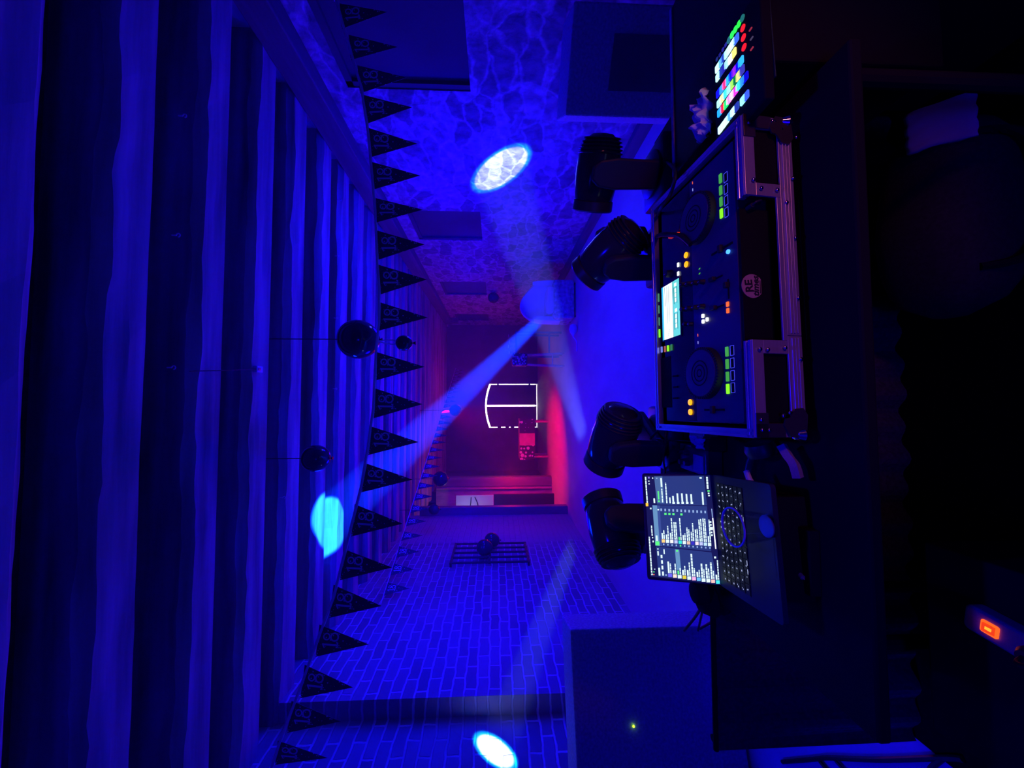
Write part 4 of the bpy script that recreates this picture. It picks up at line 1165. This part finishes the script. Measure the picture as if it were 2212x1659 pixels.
mb.tube(smooth_path(pp, 8), 0.013, 4); o = mb.build('power_lead', M['strip'], smooth=True); tag(o, 'pale folded power lead hanging under the flight case corner', 'power lead')
a1, a2 = onz(1702, 1214, 0.835), onz(1734, 1248, 0.835)
mb = MB(); mb.cyl(a1, a2, 0.006, seg=10); mb.cyl(a2, a2 + (a2 - a1).normalized() * 0.006, 0.004, 0.001, seg=10)
o = mb.build('pen', M['strip'], smooth=True); tag(o, 'grey pen lying slanted in front of the laptop', 'pen')
c = (a1 + a2) / 2
mb = MB(); mb.box((c.x + 0.03, c.y + 0.01, (ZTAB + 0.829) / 2), (0.16, 0.10, 0.829 - ZTAB), bevel=0.003); o = mb.build('notebook', M['matte']); tag(o, 'black notebook under the pen in front of the laptop', 'notebook')

# power strip with its lit rocker switch, on a low black case under the table
ZS2 = 0.50
c0 = onz(2150, 1362, ZS2 + 0.03)
t = thing('power_strip', 'grey power strip with a glowing orange rocker switch', 'power strip', Matrix.Translation((c0.x, c0.y, ZS2)) @ Matrix.Rotation(R(-8), 4, 'Z'))
mb = MB(); mb.prism(rrect(-0.029, -0.40, 0.029, 0.052, 0.012), 0.036); hb = mb.build('housing', M['strip'], t)
bv = hb.modifiers.new('soft', 'BEVEL'); bv.width = 0.006; bv.segments = 3; bv.limit_method = 'ANGLE'
sw = MB(); sw.prism(rrect(-0.013, -0.011, 0.014, 0.019, 0.004), 0.003, z0=0.036); fr_ = sw.build('switch_frame', E((255, 85, 20), 1.6), t)
mb = MB(); mb.box((0.0005, 0.004, 0.0405), (0.018, 0.020, 0.004), rot=(R(10), 0, 0)); mb.build('rocker', E((235, 60, 8), 1.1), fr_)
mb = MB(); mb.box((0.001, 0.003, 0.043), (0.006, 0.010, 0.002)); mb.build('neon_glow', E((255, 150, 40), 1.8), fr_)
for yy in (-0.075, -0.135):
    mb = MB(); mb.lathe([(0.022, 0.036), (0.022, 0.0375), (0.019, 0.0375), (0.019, 0.030), (0.0005, 0.030)], Matrix.Translation((0, yy, 0.001)), seg=24); mb.build('socket', M['strip'], t, smooth=True)
pl = t.matrix_world @ Vector((0.004, -0.075, 0.036))
t = thing('mains_plug', 'round plug beside the glowing switch on the power strip', 'plug', Matrix.Translation(pl))
mb = MB(); mb.lathe([(0.018, 0), (0.020, 0.008), (0.019, 0.030), (0.012, 0.042), (0.0005, 0.044)], seg=24); mb.build('plug_body', mat('orange_rubber', (0.7, 0.16, 0.06), 0.45), t, smooth=True)
mb = MB(); mb.tube(smooth_path([(0, 0, 0.04), (0.0, -0.02, 0.075), (0.02, -0.08, 0.06), (0.04, -0.16, 0.02)], 8), 0.005); mb.build('lead', M['cable'], t, smooth=True)
t = thing('amp_rack', 'low black rack case under the table carrying the power strip', 'rack case', Matrix.Translation((c0.x - 0.1, c0.y - 0.02, 0)))
mb = MB(); mb.box((0, 0, ZS2 / 2 + 0.0045), (0.46, 0.36, ZS2 - 0.009), bevel=0.006); mb.build('rack_body', M['matte'], t)
mb = MB()
for k in range(4): mb.box((0, -0.182, 0.08 + k * 0.1), (0.40, 0.006, 0.085), bevel=0.002)
mb.build('rack_fronts', M['matte'], t)
# dark duffel bag under the table, a pale towel on it
q0, q1 = ony(2000, 690, 1.2), ony(2000, 290, 1.2)
bw = q1.x - q0.x
t = thing('duffel_bag', 'dark canvas duffel bag lying under the booth table', 'bag', Matrix.Translation(((q0.x + q1.x) / 2, 1.16, 0.008)))
mb = MB(); hgt = 0.27
vv, ff = [], []; na, nb = 14, 20
for i in range(na + 1):
    u_ = i / na; xx = (u_ - 0.5) * bw; k_ = (1 - abs(2 * u_ - 1) ** 5) ** 0.5 if 0 < i < na else 0.25
    for k in range(nb):
        a = 2 * math.pi * k / nb; c_, s_ = math.cos(a), math.sin(a)
        sag = 1 - 0.12 * math.sin(u_ * math.pi * 3 + 0.6)
        vv.append((xx, 0.15 * k_ * math.copysign(abs(c_) ** 0.7, c_), hgt / 2 + hgt / 2 * k_ * (sag if s_ > 0 else 1) * math.copysign(abs(s_) ** 0.7, s_)))
for i in range(na):
    for k in range(nb): ff.append((i * nb + k, i * nb + (k + 1) % nb, (i + 1) * nb + (k + 1) % nb, (i + 1) * nb + k))
ff += [tuple(range(nb)), tuple(na * nb + k for k in range(nb))]
mb.mesh_from(vv, ff); mb.build('bag_body', M['bag'], t, smooth=True)
mb = MB(); mb.tube(smooth_path([(-0.2, -0.13, 0.20), (-0.17, -0.17, 0.10), (0.0, -0.18, 0.03), (0.17, -0.17, 0.10), (0.2, -0.13, 0.20)], 8), 0.012, 6); mb.build('handle', M['matte'], t)
c = onz(2003, 268, 0.29)
mb = MB(); nn = 10; vv, ff = [], []
for i in range(nn + 1):
    for k in range(nn + 1):
        a, b_ = i / nn - 0.5, k / nn - 0.5
        vv.append((c.x + 0.13 * a + 0.03 * b_, c.y + 0.14 * b_, 0.283 - 0.9 * (c.y + 0.14 * b_ - 1.16) ** 2 * 8 * 0.35 + 0.004 * math.sin(i * 1.9 + k)))
for i in range(nn):
    for k in range(nn): ff.append((i * (nn + 1) + k, (i + 1) * (nn + 1) + k, (i + 1) * (nn + 1) + k + 1, i * (nn + 1) + k + 1))
mb.mesh_from(vv, ff); o = mb.build('hand_towel', M['throw'], smooth=True); o.modifiers.new('thick', 'SOLIDIFY').thickness = 0.012
tag(o, 'small pale folded towel on the dark duffel bag', 'towel')
def fl(x, y, z=0.012): return onz(x, y, z)
cable([fl(1690, 1646), fl(1760, 1640), fl(1790, 1637), fl(1900, 1641), fl(2040, 1637), fl(2080, 1640)], 0.010, 'black cable running along the lit floor beside the booth')
cable([fl(1765, 1636), fl(1775, 1650), fl(1800, 1680), fl(1830, 1720)], 0.008, 'black cable branching off the floor cable nearest the bass speaker')
cable([fl(1800, 1637), fl(1815, 1655), fl(1850, 1690)], 0.007, 'short black cable forking off the floor cable in its middle')
cable([fl(2035, 1639), fl(2010, 1662), fl(1990, 1700)], 0.009, 'black cable crossing the lit floor furthest from the bass speaker')

# ================================================================== BUNTING
def pennant_mesh(wd, ht):
    mb = MB(); n = 8
    vv = [(-wd / 2, 0, 0), (wd / 2, 0, 0), (0.0, 0, -ht)]
    mb.prism([(-wd / 2, 0), (0, -ht), (wd / 2, 0)], 0.0016, frame(Vector((0, 0.0008, 0)), Vector((1, 0, 0)), Vector((0, 0, 1)), Vector((0, -1, 0))))
    return mb
def number_mesh(s):
    """the figures 18 as outlined print: slab one with serifs, eight of two rings"""
    mb = MB(); fm_ = frame(Vector((0, -0.0009, 0)), Vector((1, 0, 0)), Vector((0, 0, 1)), Vector((0, -1, 0)))
    h = 0.0006
    def ring(cx, cz, r0, r1, sx=1.0, n=22):
        for k in range(n):
            a, b2 = 2 * math.pi * k / n, 2 * math.pi * (k + 1) / n
            mb.prism([(cx + sx * r0 * math.cos(a), cz + r0 * math.sin(a)), (cx + sx * r1 * math.cos(a), cz + r1 * math.sin(a)), (cx + sx * r1 * math.cos(b2), cz + r1 * math.sin(b2)), (cx + sx * r0 * math.cos(b2), cz + r0 * math.sin(b2))], h, fm_)
    ring(0.30 * s, 0.27 * s, 0.15 * s, 0.24 * s); ring(0.30 * s, -0.24 * s, 0.19 * s, 0.29 * s)
    mb.prism([(-0.36 * s, -0.52 * s), (-0.02 * s, -0.52 * s), (-0.02 * s, -0.45 * s), (-0.13 * s, -0.45 * s), (-0.13 * s, 0.52 * s), (-0.20 * s, 0.52 * s), (-0.42 * s, 0.38 * s), (-0.40 * s, 0.32 * s), (-0.25 * s, 0.38 * s), (-0.25 * s, -0.45 * s), (-0.36 * s, -0.45 * s)], h, fm_)
    return mb


def garland(name, label, path, flags, wd, ht, string_r):
    """path: world points of the string; flags: (start, end) distances are given as points"""
    t = thing(name, label, 'bunting', Matrix.Translation(path[0]))
    o0 = Vector(path[0])
    mb = MB(); mb.tube([Vector(p) - o0 for p in path], string_r, 6); mb.build('string', M['ribbon'], t)
    proto = None
    for (a, b2) in flags:
        a, b2 = Vector(a), Vector(b2)
        ex = (b2 - a); wl = ex.length; ex.normalize()
        exh = Vector((ex.x, ex.y, 0)).normalized()
        up = Vector((0, 0, 1)); ez = (up - up.dot(ex) * ex * 0.35).normalized()
        ex2 = (ex - ex.dot(ez) * ez).normalized(); ey = ez.cross(ex2)
        tw = random.uniform(-0.12, 0.12)
        mx = frame((a + b2) / 2 - o0, ex2, ey, ez) @ Matrix.Rotation(tw * 0.5, 4, 'Z') @ Matrix.Rotation(random.uniform(-0.05, 0.05), 4, 'X') @ Matrix.Scale(wl / wd, 4, Vector((1, 0, 0)))
        if proto is None:
            f_ = pennant_mesh(wd, ht).build('pennant', M['pennant'], t)
            n_ = number_mesh(ht * 0.30).build('number_print', M['print'], f_, loc=(0, 0, -ht * 0.25))
            proto = f_; c2 = f_
        else:
            c2 = copy_tree(proto, t)
        c2.matrix_local = mx
    return t


YB = 2.68
SP = [(-15, 722), (0, 726), (190, 781), (290, 796), (380, 804), (460, 811), (560, 815), (620, 819), (700, 819), (750, 813), (880, 807), (960, 796), (1050, 781), (1150, 756), (1290, 721), (1370, 691), (1480, 651), (1600, 606), (1660, 586)]
def sx_at(y):
    for (y0, x0), (y1, x1) in zip(SP, SP[1:]):
        if y0 <= y <= y1: return x0 + (x1 - x0) * (y - y0) / (y1 - y0)
    return SP[-1][1]
path = [ony(x, y, YB) for y, x in SP]
path[0].x = XR; path.append(Vector((XL - 0.14, YB, path[-1].z + 0.02)))
FL = [(8, 62), (75, 130), (143, 200), (207, 267), (277, 340), (350, 410), (427, 482), (498, 562), (572, 637), (652, 715), (760, 822), (838, 904), (920, 983), (1000, 1063), (1090, 1158), (1187, 1252), (1265, 1333), (1350, 1418), (1437, 1507), (1515, 1582), (1600, 1652)]
flags = [(ony(sx_at(b2), b2, YB), ony(sx_at(a), a, YB)) for a, b2 in FL]
garland('bunting_garland', 'near bunting of dark 18 pennants strung across the room in front of the balloons', path, flags, 0.2, 0.335, 0.0105)
G0, G1 = onx(822, 1306, XL + 0.03), ony(985, 795, 12.6)
gp = [G0 + (G1 - G0) * (k / 30) for k in range(31)]
flags = []
L_ = (G1 - G0).length; s_ = 0.12
while s_ < L_ - 0.3:
    flags.append((G0 + (G1 - G0) * (s_ / L_), G0 + (G1 - G0) * ((s_ + 0.2) / L_))); s_ += 0.30
garland('bunting_garland', 'far bunting of small 18 pennants running from the brick wall towards the far door', gp, flags, 0.2, 0.30, 0.006)

# ================================================================== BALLOONS
def balloon(x, y, d, r, label, cord_to=None, group=None, ribbon=False, squash=1.05):
    c = ony(x, y, d)
    t = thing('balloon', label, 'balloon', Matrix.Translation(c), group)
    mb = MB(); prof = []
    for k in range(17):
        a = math.pi * k / 16
        prof.append((max(r * math.sin(a) * (1 - 0.06 * math.cos(a)), 0.0005), -r * squash * math.cos(a)))
    mb.lathe(prof, seg=36); bl = mb.build('skin', M['balloon'], t, smooth=True)
    mb = MB(); mb.lathe([(0.002, -r * squash + 0.002), (0.008, -r * squash - 0.012), (0.014, -r * squash - 0.022)], seg=10); mb.build('knot', M['balloon'], t, smooth=True)
    if cord_to is not None:
        mb = MB(); mb.cyl((0, 0, r * squash - 0.002), (0, 0, cord_to - c.z), 0.004, seg=6); mb.build('cord', M['iron'], t)
    return t, c


balloon(775, 733, 3.15, 0.158, 'large dark shiny balloon hanging on a cord below the joists', cord_to=ZC)
balloon(683, 990, 3.25, 0.108, 'small dark shiny balloon close under the joists beside the cyan light patch', cord_to=ZC)
t, c = balloon(873, 741, 2.72, 0.055, 'tiny shiny balloon on two white ribbons under the near bunting')
top = ony(sx_at(737), 737, YB)
for s in (-1, 1):
    mb = MB(); mb.tube(smooth_path([top - c, (top - c) * 0.65 + Vector((0.012 * s, 0, 0)), (top - c) * 0.35 + Vector((0.014 * s, 0, 0)), Vector((0.002 * s, 0, 0.054))], 6), 0.0045, 6); mb.build('ribbon', M['ribbon'], t)
balloon(984, 886, 9.2, 0.14, 'dark balloon with red glints near the end of the far bunting', cord_to=ZC)
balloon(952, 1034, 8.0, 0.15, 'dark balloon edged in red beside the partition wall top', cord_to=ZC)
balloon(938, 1101, 7.4, 0.10, 'small dark balloon at the top of the purple post', cord_to=ZC)
balloon(1066, 643, 10.0, 0.14, 'dark balloon against the rubble wall under the narrow blackout window', cord_to=None)
gx = XL + 0.16
t1, c1 = balloon(1047, 1183, (onx(1047, 1183, gx)).y, 0.125, 'dark balloon on the wall grille, the one over the bars')
t1, c1 = balloon(1063, 1167, (onx(1063, 1167, gx)).y + 0.1, 0.125, 'dark balloon on the wall grille, the one reaching past its far edge')

# wall grille with vertical bars
ga, gb = onx(972, 1225, XL), onx(1145, 1180, XL)
zb_, zt_ = onx(1145, 1222, XL).z, onx(970, 1222, XL).z
t = thing('wall_grille', 'black iron grille with upright bars on the brick wall', 'grille', Matrix.Translation((XL + 0.06, ga.y, zb_)))
ny = gb.y - ga.y
for k in range(5):
    mb = MB(); yy = ny * k / 4
    hgt = (zt_ - zb_) - 0.02
    mb.cyl((0, yy, 0), (0, yy, hgt), 0.017, seg=10); mb.build('bar', M['iron'], t, smooth=True)
for zz in (0.02, (zt_ - zb_) * 0.5, zt_ - zb_ - 0.03):
    mb = MB(); mb.box((0, ny / 2, zz), (0.02, ny + 0.06, 0.035)); mb.build('cross_rail', M['iron'], t)
for yy in (0.0, ny):
    for zz in (0.02, zt_ - zb_ - 0.03):
        mb = MB(); mb.box((-0.03, yy, zz), (0.06, 0.03, 0.03)); mb.build('bracket', M['iron'], t)

# hooks and the little fitting on the joists
proto = None
for i, (x, y, lb) in enumerate(((395, 250, 'small pale hook under the near joists by the rubble wall'), (381, 508, 'small pale hook under a near joist, middle of the row of three'), (371, 794, 'small pale hook near the start of the ceiling wire'),
                                (733, 432, 'tiny pale hook above the near bunting by the wall plate'), (728, 553, 'tiny pale hook on a joist between bunting and rubble wall'), (726, 687, 'tiny pale hook beside the large balloon'), (724, 840, 'tiny pale hook between the large and small balloons'), (611, 1075, 'tiny pale hook above the cyan light patch'))):
    c = onz(x, y, ZJ - 0.012)
    if proto is None:
        t = thing('ceiling_hook', lb, 'hook', Matrix.Translation(c), 'pale hooks under the joists')
        mb = MB(); mb.cyl((0, 0, 0), (0, 0, 0.025), 0.004, seg=8); mb.tube([Vector((0.010 * math.cos(R(a)) , 0, -0.010 + 0.010 * math.sin(R(a)))) for a in range(90, -181, -30)], 0.0035, 6)
        mb.build('hook', M['white_plastic'], t); proto = t
    else:
        t = copy_tree(proto); t.location = c; t['label'] = lb
c = onz(560, 798, ZJ - 0.02)
t = thing('ceiling_sensor', 'small white fitting on a joist at the end of the ceiling wire', 'sensor', Matrix.Translation(c))
mb = MB(); mb.box((0, 0, 0.008), (0.05, 0.075, 0.03), bevel=0.006); mb.build('fitting_body', M['white_plastic'], t)
mb = MB(); mb.box((0, -0.012, -0.009), (0.02, 0.03, 0.006), bevel=0.002); mb.build('reflector', M['chrome'], t)
w0 = onz(410, 802, ZJ - 0.012)
mb = MB(); mb.tube([w0, (w0 + c) / 2 + Vector((0, 0, -0.012)), c + Vector((0, -0.03, 0.004))], 0.003, 6); o = mb.build('ceiling_wire', M['cable']); tag(o, 'thin dark wire strung between two joists to the white fitting', 'wire')

# ================================================================== FAR END OF THE ROOM
# long table with dotted cloth in the red light
p0, p1 = ony(1180, 905, 11.6), ony(1180, 992, 11.6)
yb = 11.6; xa, xb = p1.x, p0.x
t = thing('party_table', 'long party table with a dotted runner glowing red before the dark far end', 'table', Matrix.Translation(((xa + xb) / 2, yb, 0)))
wt = xb - xa; zt = ony(1122, 950, yb).z; zm = ony(1155, 950, yb).z
mb = MB(); mb.box((0, 0.3, zt - 0.02), (wt, 0.7, 0.04), bevel=0.01); mb.build('tabletop', M['redcloth'], t)
mb = MB(); mb.box((0, -0.055, (zt + zm) / 2), (wt, 0.012, zt - zm)); rn = mb.build('tablecloth', M['dotcloth'], t)
mb = MB(); mb.box((0.0, -0.064, (zt + zm) / 2), (wt * 0.30, 0.006, zt - zm)); mb.build('cloth_stripe', M['redcloth'], t)
for sx in (-1, 1):
    for yy in (0.0, 0.55):
        mb = MB(); mb.cyl((sx * (wt / 2 - 0.08), yy, 0), (sx * (wt / 2 - 0.08), yy, zt - 0.03), 0.03, seg=10); mb.build('leg', M['redcloth'], t)
# bar table with glasses and a patterned basket at the right
yb = 9.4
c = ony(1115, 745, yb); zt = c.z - 0.05
zt = 1.12
t = thing('bar_table', 'tall dark bar table carrying glasses near the rubble wall', 'table', Matrix.Translation((c.x, yb, 0)))
mb = MB(); mb.box((0, 0, zt - 0.02), (0.62, 0.5, 0.04), bevel=0.008); mb.build('tabletop', M['purplewood'], t)
for sx in (-1, 1):
    for sy in (-1, 1):
        mb = MB(); mb.box((sx * 0.27, sy * 0.21, (zt - 0.04) / 2), (0.045, 0.045, zt - 0.04)); mb.build('leg', M['purplewood'], t)
mb = MB(); mb.box((0, -0.21, 0.3), (0.5, 0.03, 0.04)); mb.build('footrest', M['purplewood'], t)
proto = None
for i, (dx, dy, hgt, lb) in enumerate(((-0.20, -0.10, 1.0, 'glass at the end of the bar table nearest the far door'), (-0.06, -0.16, 1.15, 'taller glass on the bar table edge facing the floor'), (0.07, -0.02, 0.9, 'short glass in the middle of the bar table'), (0.20, -0.12, 1.1, 'glass at the end of the bar table nearest the rubble wall'))):
    if proto is None:
        t = thing('drinking_glass', lb, 'glass', Matrix.Translation((c.x + dx, yb + dy, zt)), 'glasses on the bar table')
        mb = MB(); mb.lathe([(0.026, 0), (0.036, 0.14), (0.034, 0.14), (0.024, 0.008), (0.0005, 0.008)], seg=20); mb.build('glass_wall', M['clear'], t, smooth=True)
        mb = MB(); mb.lathe([(0.034, 0.138), (0.0375, 0.14), (0.0375, 0.145), (0.034, 0.145), (0.034, 0.138)], seg=20); mb.build('rim', M['ribbon'], t, smooth=True); proto = t
    else:
        t = copy_tree(proto); t.location = (c.x + dx, yb + dy, zt); t.scale = (1, 1, hgt); t['label'] = lb
yb = 8.9
c = ony(1122, 777, yb)
t = thing('stool', 'bar stool with a mottled animal print seat cover in magenta light', 'stool', Matrix.Translation((c.x, yb, 0)))
zt = ony(1106, 777, yb).z; zm = ony(1139, 777, yb).z
mb = MB(); mb.box((0, 0.05, (zt + zm) / 2), (0.30, 0.30, zt - zm), bevel=0.04); mb.build('seat', M['skinseat'], t, smooth=True)
for sx in (-1, 1):
    for sy in (-1, 1):
        mb = MB(); mb.cyl((sx * 0.15, 0.05 + sy * 0.14, 0), (sx * 0.11, 0.05 + sy * 0.11, zm + 0.01), 0.018, seg=8); mb.build('leg', M['redwood'], t)
mb = MB(); mb.box((0, -0.08, 0.28), (0.26, 0.02, 0.025)); mb.build('stretcher', M['redwood'], t)
# armchair by the right wall
yb = 7.45
xa, xb = ony(1240, 1050, yb), ony(1246, 968 - 277, yb)
x0a, x1a = ony(1246, 691, yb).x, ony(1246, 600, yb).x
t = thing('armchair', 'pale rounded armchair with mottled base by the rubble wall', 'armchair', Matrix.Translation(((x0a + x1a) / 2, yb, 0)))
wa = 0.86
mb = MB(); mb.box((0, 0.36, 0.24), (wa * 0.92, 0.72, 0.42), bevel=0.06); mb.build('seat_base', M['sofa'], t, smooth=True)
mb = MB(); mb.box((0, 0.30, 0.50), (wa * 0.62, 0.56, 0.14), bevel=0.05); mb.build('cushion', M['throw'], t, smooth=True)
bk = MB(); vv, ff = [], []
na, nh = 22, 10
for sgn, rr in ((1, 0.50), (-1, 0.38)):
    for i in range(na + 1):
        a = R(-25 + 230 * i / na)
        for j in range(nh + 1):
            h = j / nh; hh_ = 0.30 + (0.78 - 0.28 * abs(math.cos(a)) ** 2) * math.sin(h * math.pi / 2)
            k = 1 - 0.10 * h * h * (1 if sgn > 0 else -0.3)
            vv.append((rr * k * 0.9 * math.cos(a), 0.32 + rr * k * 0.85 * math.sin(a), hh_))
n1 = (na + 1) * (nh + 1)
for s0 in (0, n1):
    for i in range(na):
        for j in range(nh): ff.append((s0 + i * (nh + 1) + j, s0 + (i + 1) * (nh + 1) + j, s0 + (i + 1) * (nh + 1) + j + 1, s0 + i * (nh + 1) + j + 1))
for i in range(na):
    for e_ in (0, nh): ff.append((i * (nh + 1) + e_, (i + 1) * (nh + 1) + e_, n1 + (i + 1) * (nh + 1) + e_, n1 + i * (nh + 1) + e_))
for i in (0, na):
    for j in range(nh): ff.append((i * (nh + 1) + j, i * (nh + 1) + j + 1, n1 + i * (nh + 1) + j + 1, n1 + i * (nh + 1) + j))
bk.mesh_from(vv, ff); bk.build('backrest', M['throw'], t, smooth=True)
for sx in (-1, 1):
    for yy in (0.08, 0.64):
        mb = MB(); mb.cyl((sx * 0.33, yy, 0), (sx * 0.33, yy, 0.06), 0.02, seg=8); mb.build('leg', M['iron'], t)
# white balloon on the floor with its ribbon
c = onz(1241, 713, 0.06)
t = thing('balloon', 'pale deflated balloon with ribbon lying on the open floor', 'balloon', Matrix.Translation((c.x, c.y, 0)))
mb = MB(); mb.lathe([(0.001, -0.13), (0.06, -0.10), (0.085, -0.02), (0.06, 0.06), (0.02, 0.11), (0.008, 0.15)], Matrix.Translation((0, 0, 0.085)) @ Matrix.Rotation(R(-90), 4, 'Y'), seg=20); mb.build('skin', M['throw'], t, smooth=True)
mb = MB(); mb.tube(smooth_path([(-0.14, 0, 0.085), (-0.22, -0.02, 0.03), (-0.32, 0.0, 0.014), (-0.42, 0.02, 0.014)], 6), 0.012, 6); mb.build('ribbon', M['ribbon'], t)
# sheet board, dark pipe and little box in the alcove
yb = 10.5
b0, b1 = ony(985, 1096, yb), ony(1066, 1080, yb)
t = thing('notice_board', 'white notice board leaning in the alcove behind the purple post', 'board', Matrix.Translation((b0.x - 0.15, yb, b1.z)))
mb = MB(); mb.box((0.22, 0, (b0.z - b1.z) / 2), (0.5, 0.03, b0.z - b1.z), bevel=0.004); mb.build('sheet', M['white'], t)
for k in range(2):
    mb = MB(); mb.tube(smooth_path([(-0.02, -0.02, 0.5 + 0.2 * k), (0.2, -0.03, 0.42 + 0.2 * k), (0.42, -0.02, 0.5 + 0.1 * k)], 6), 0.012, 6); mb.build('hanging_cord', M['cable'], t)
mb = MB(); mb.box((0.22, 0.06, -b1.z / 2 - 0.005), (0.5, 0.08, b1.z - 0.01)); mb.build('stand', M['iron'], t)

# ================================================================== HAZE
mb = MB(); mb.box((0.19, 8.2, 1.69), (5.2, 12.4, 3.34)); hz_ = mb.build('haze', M['haze']); tag(hz_, 'thin stage haze filling the hall beyond the booth', 'haze', kind='stuff')
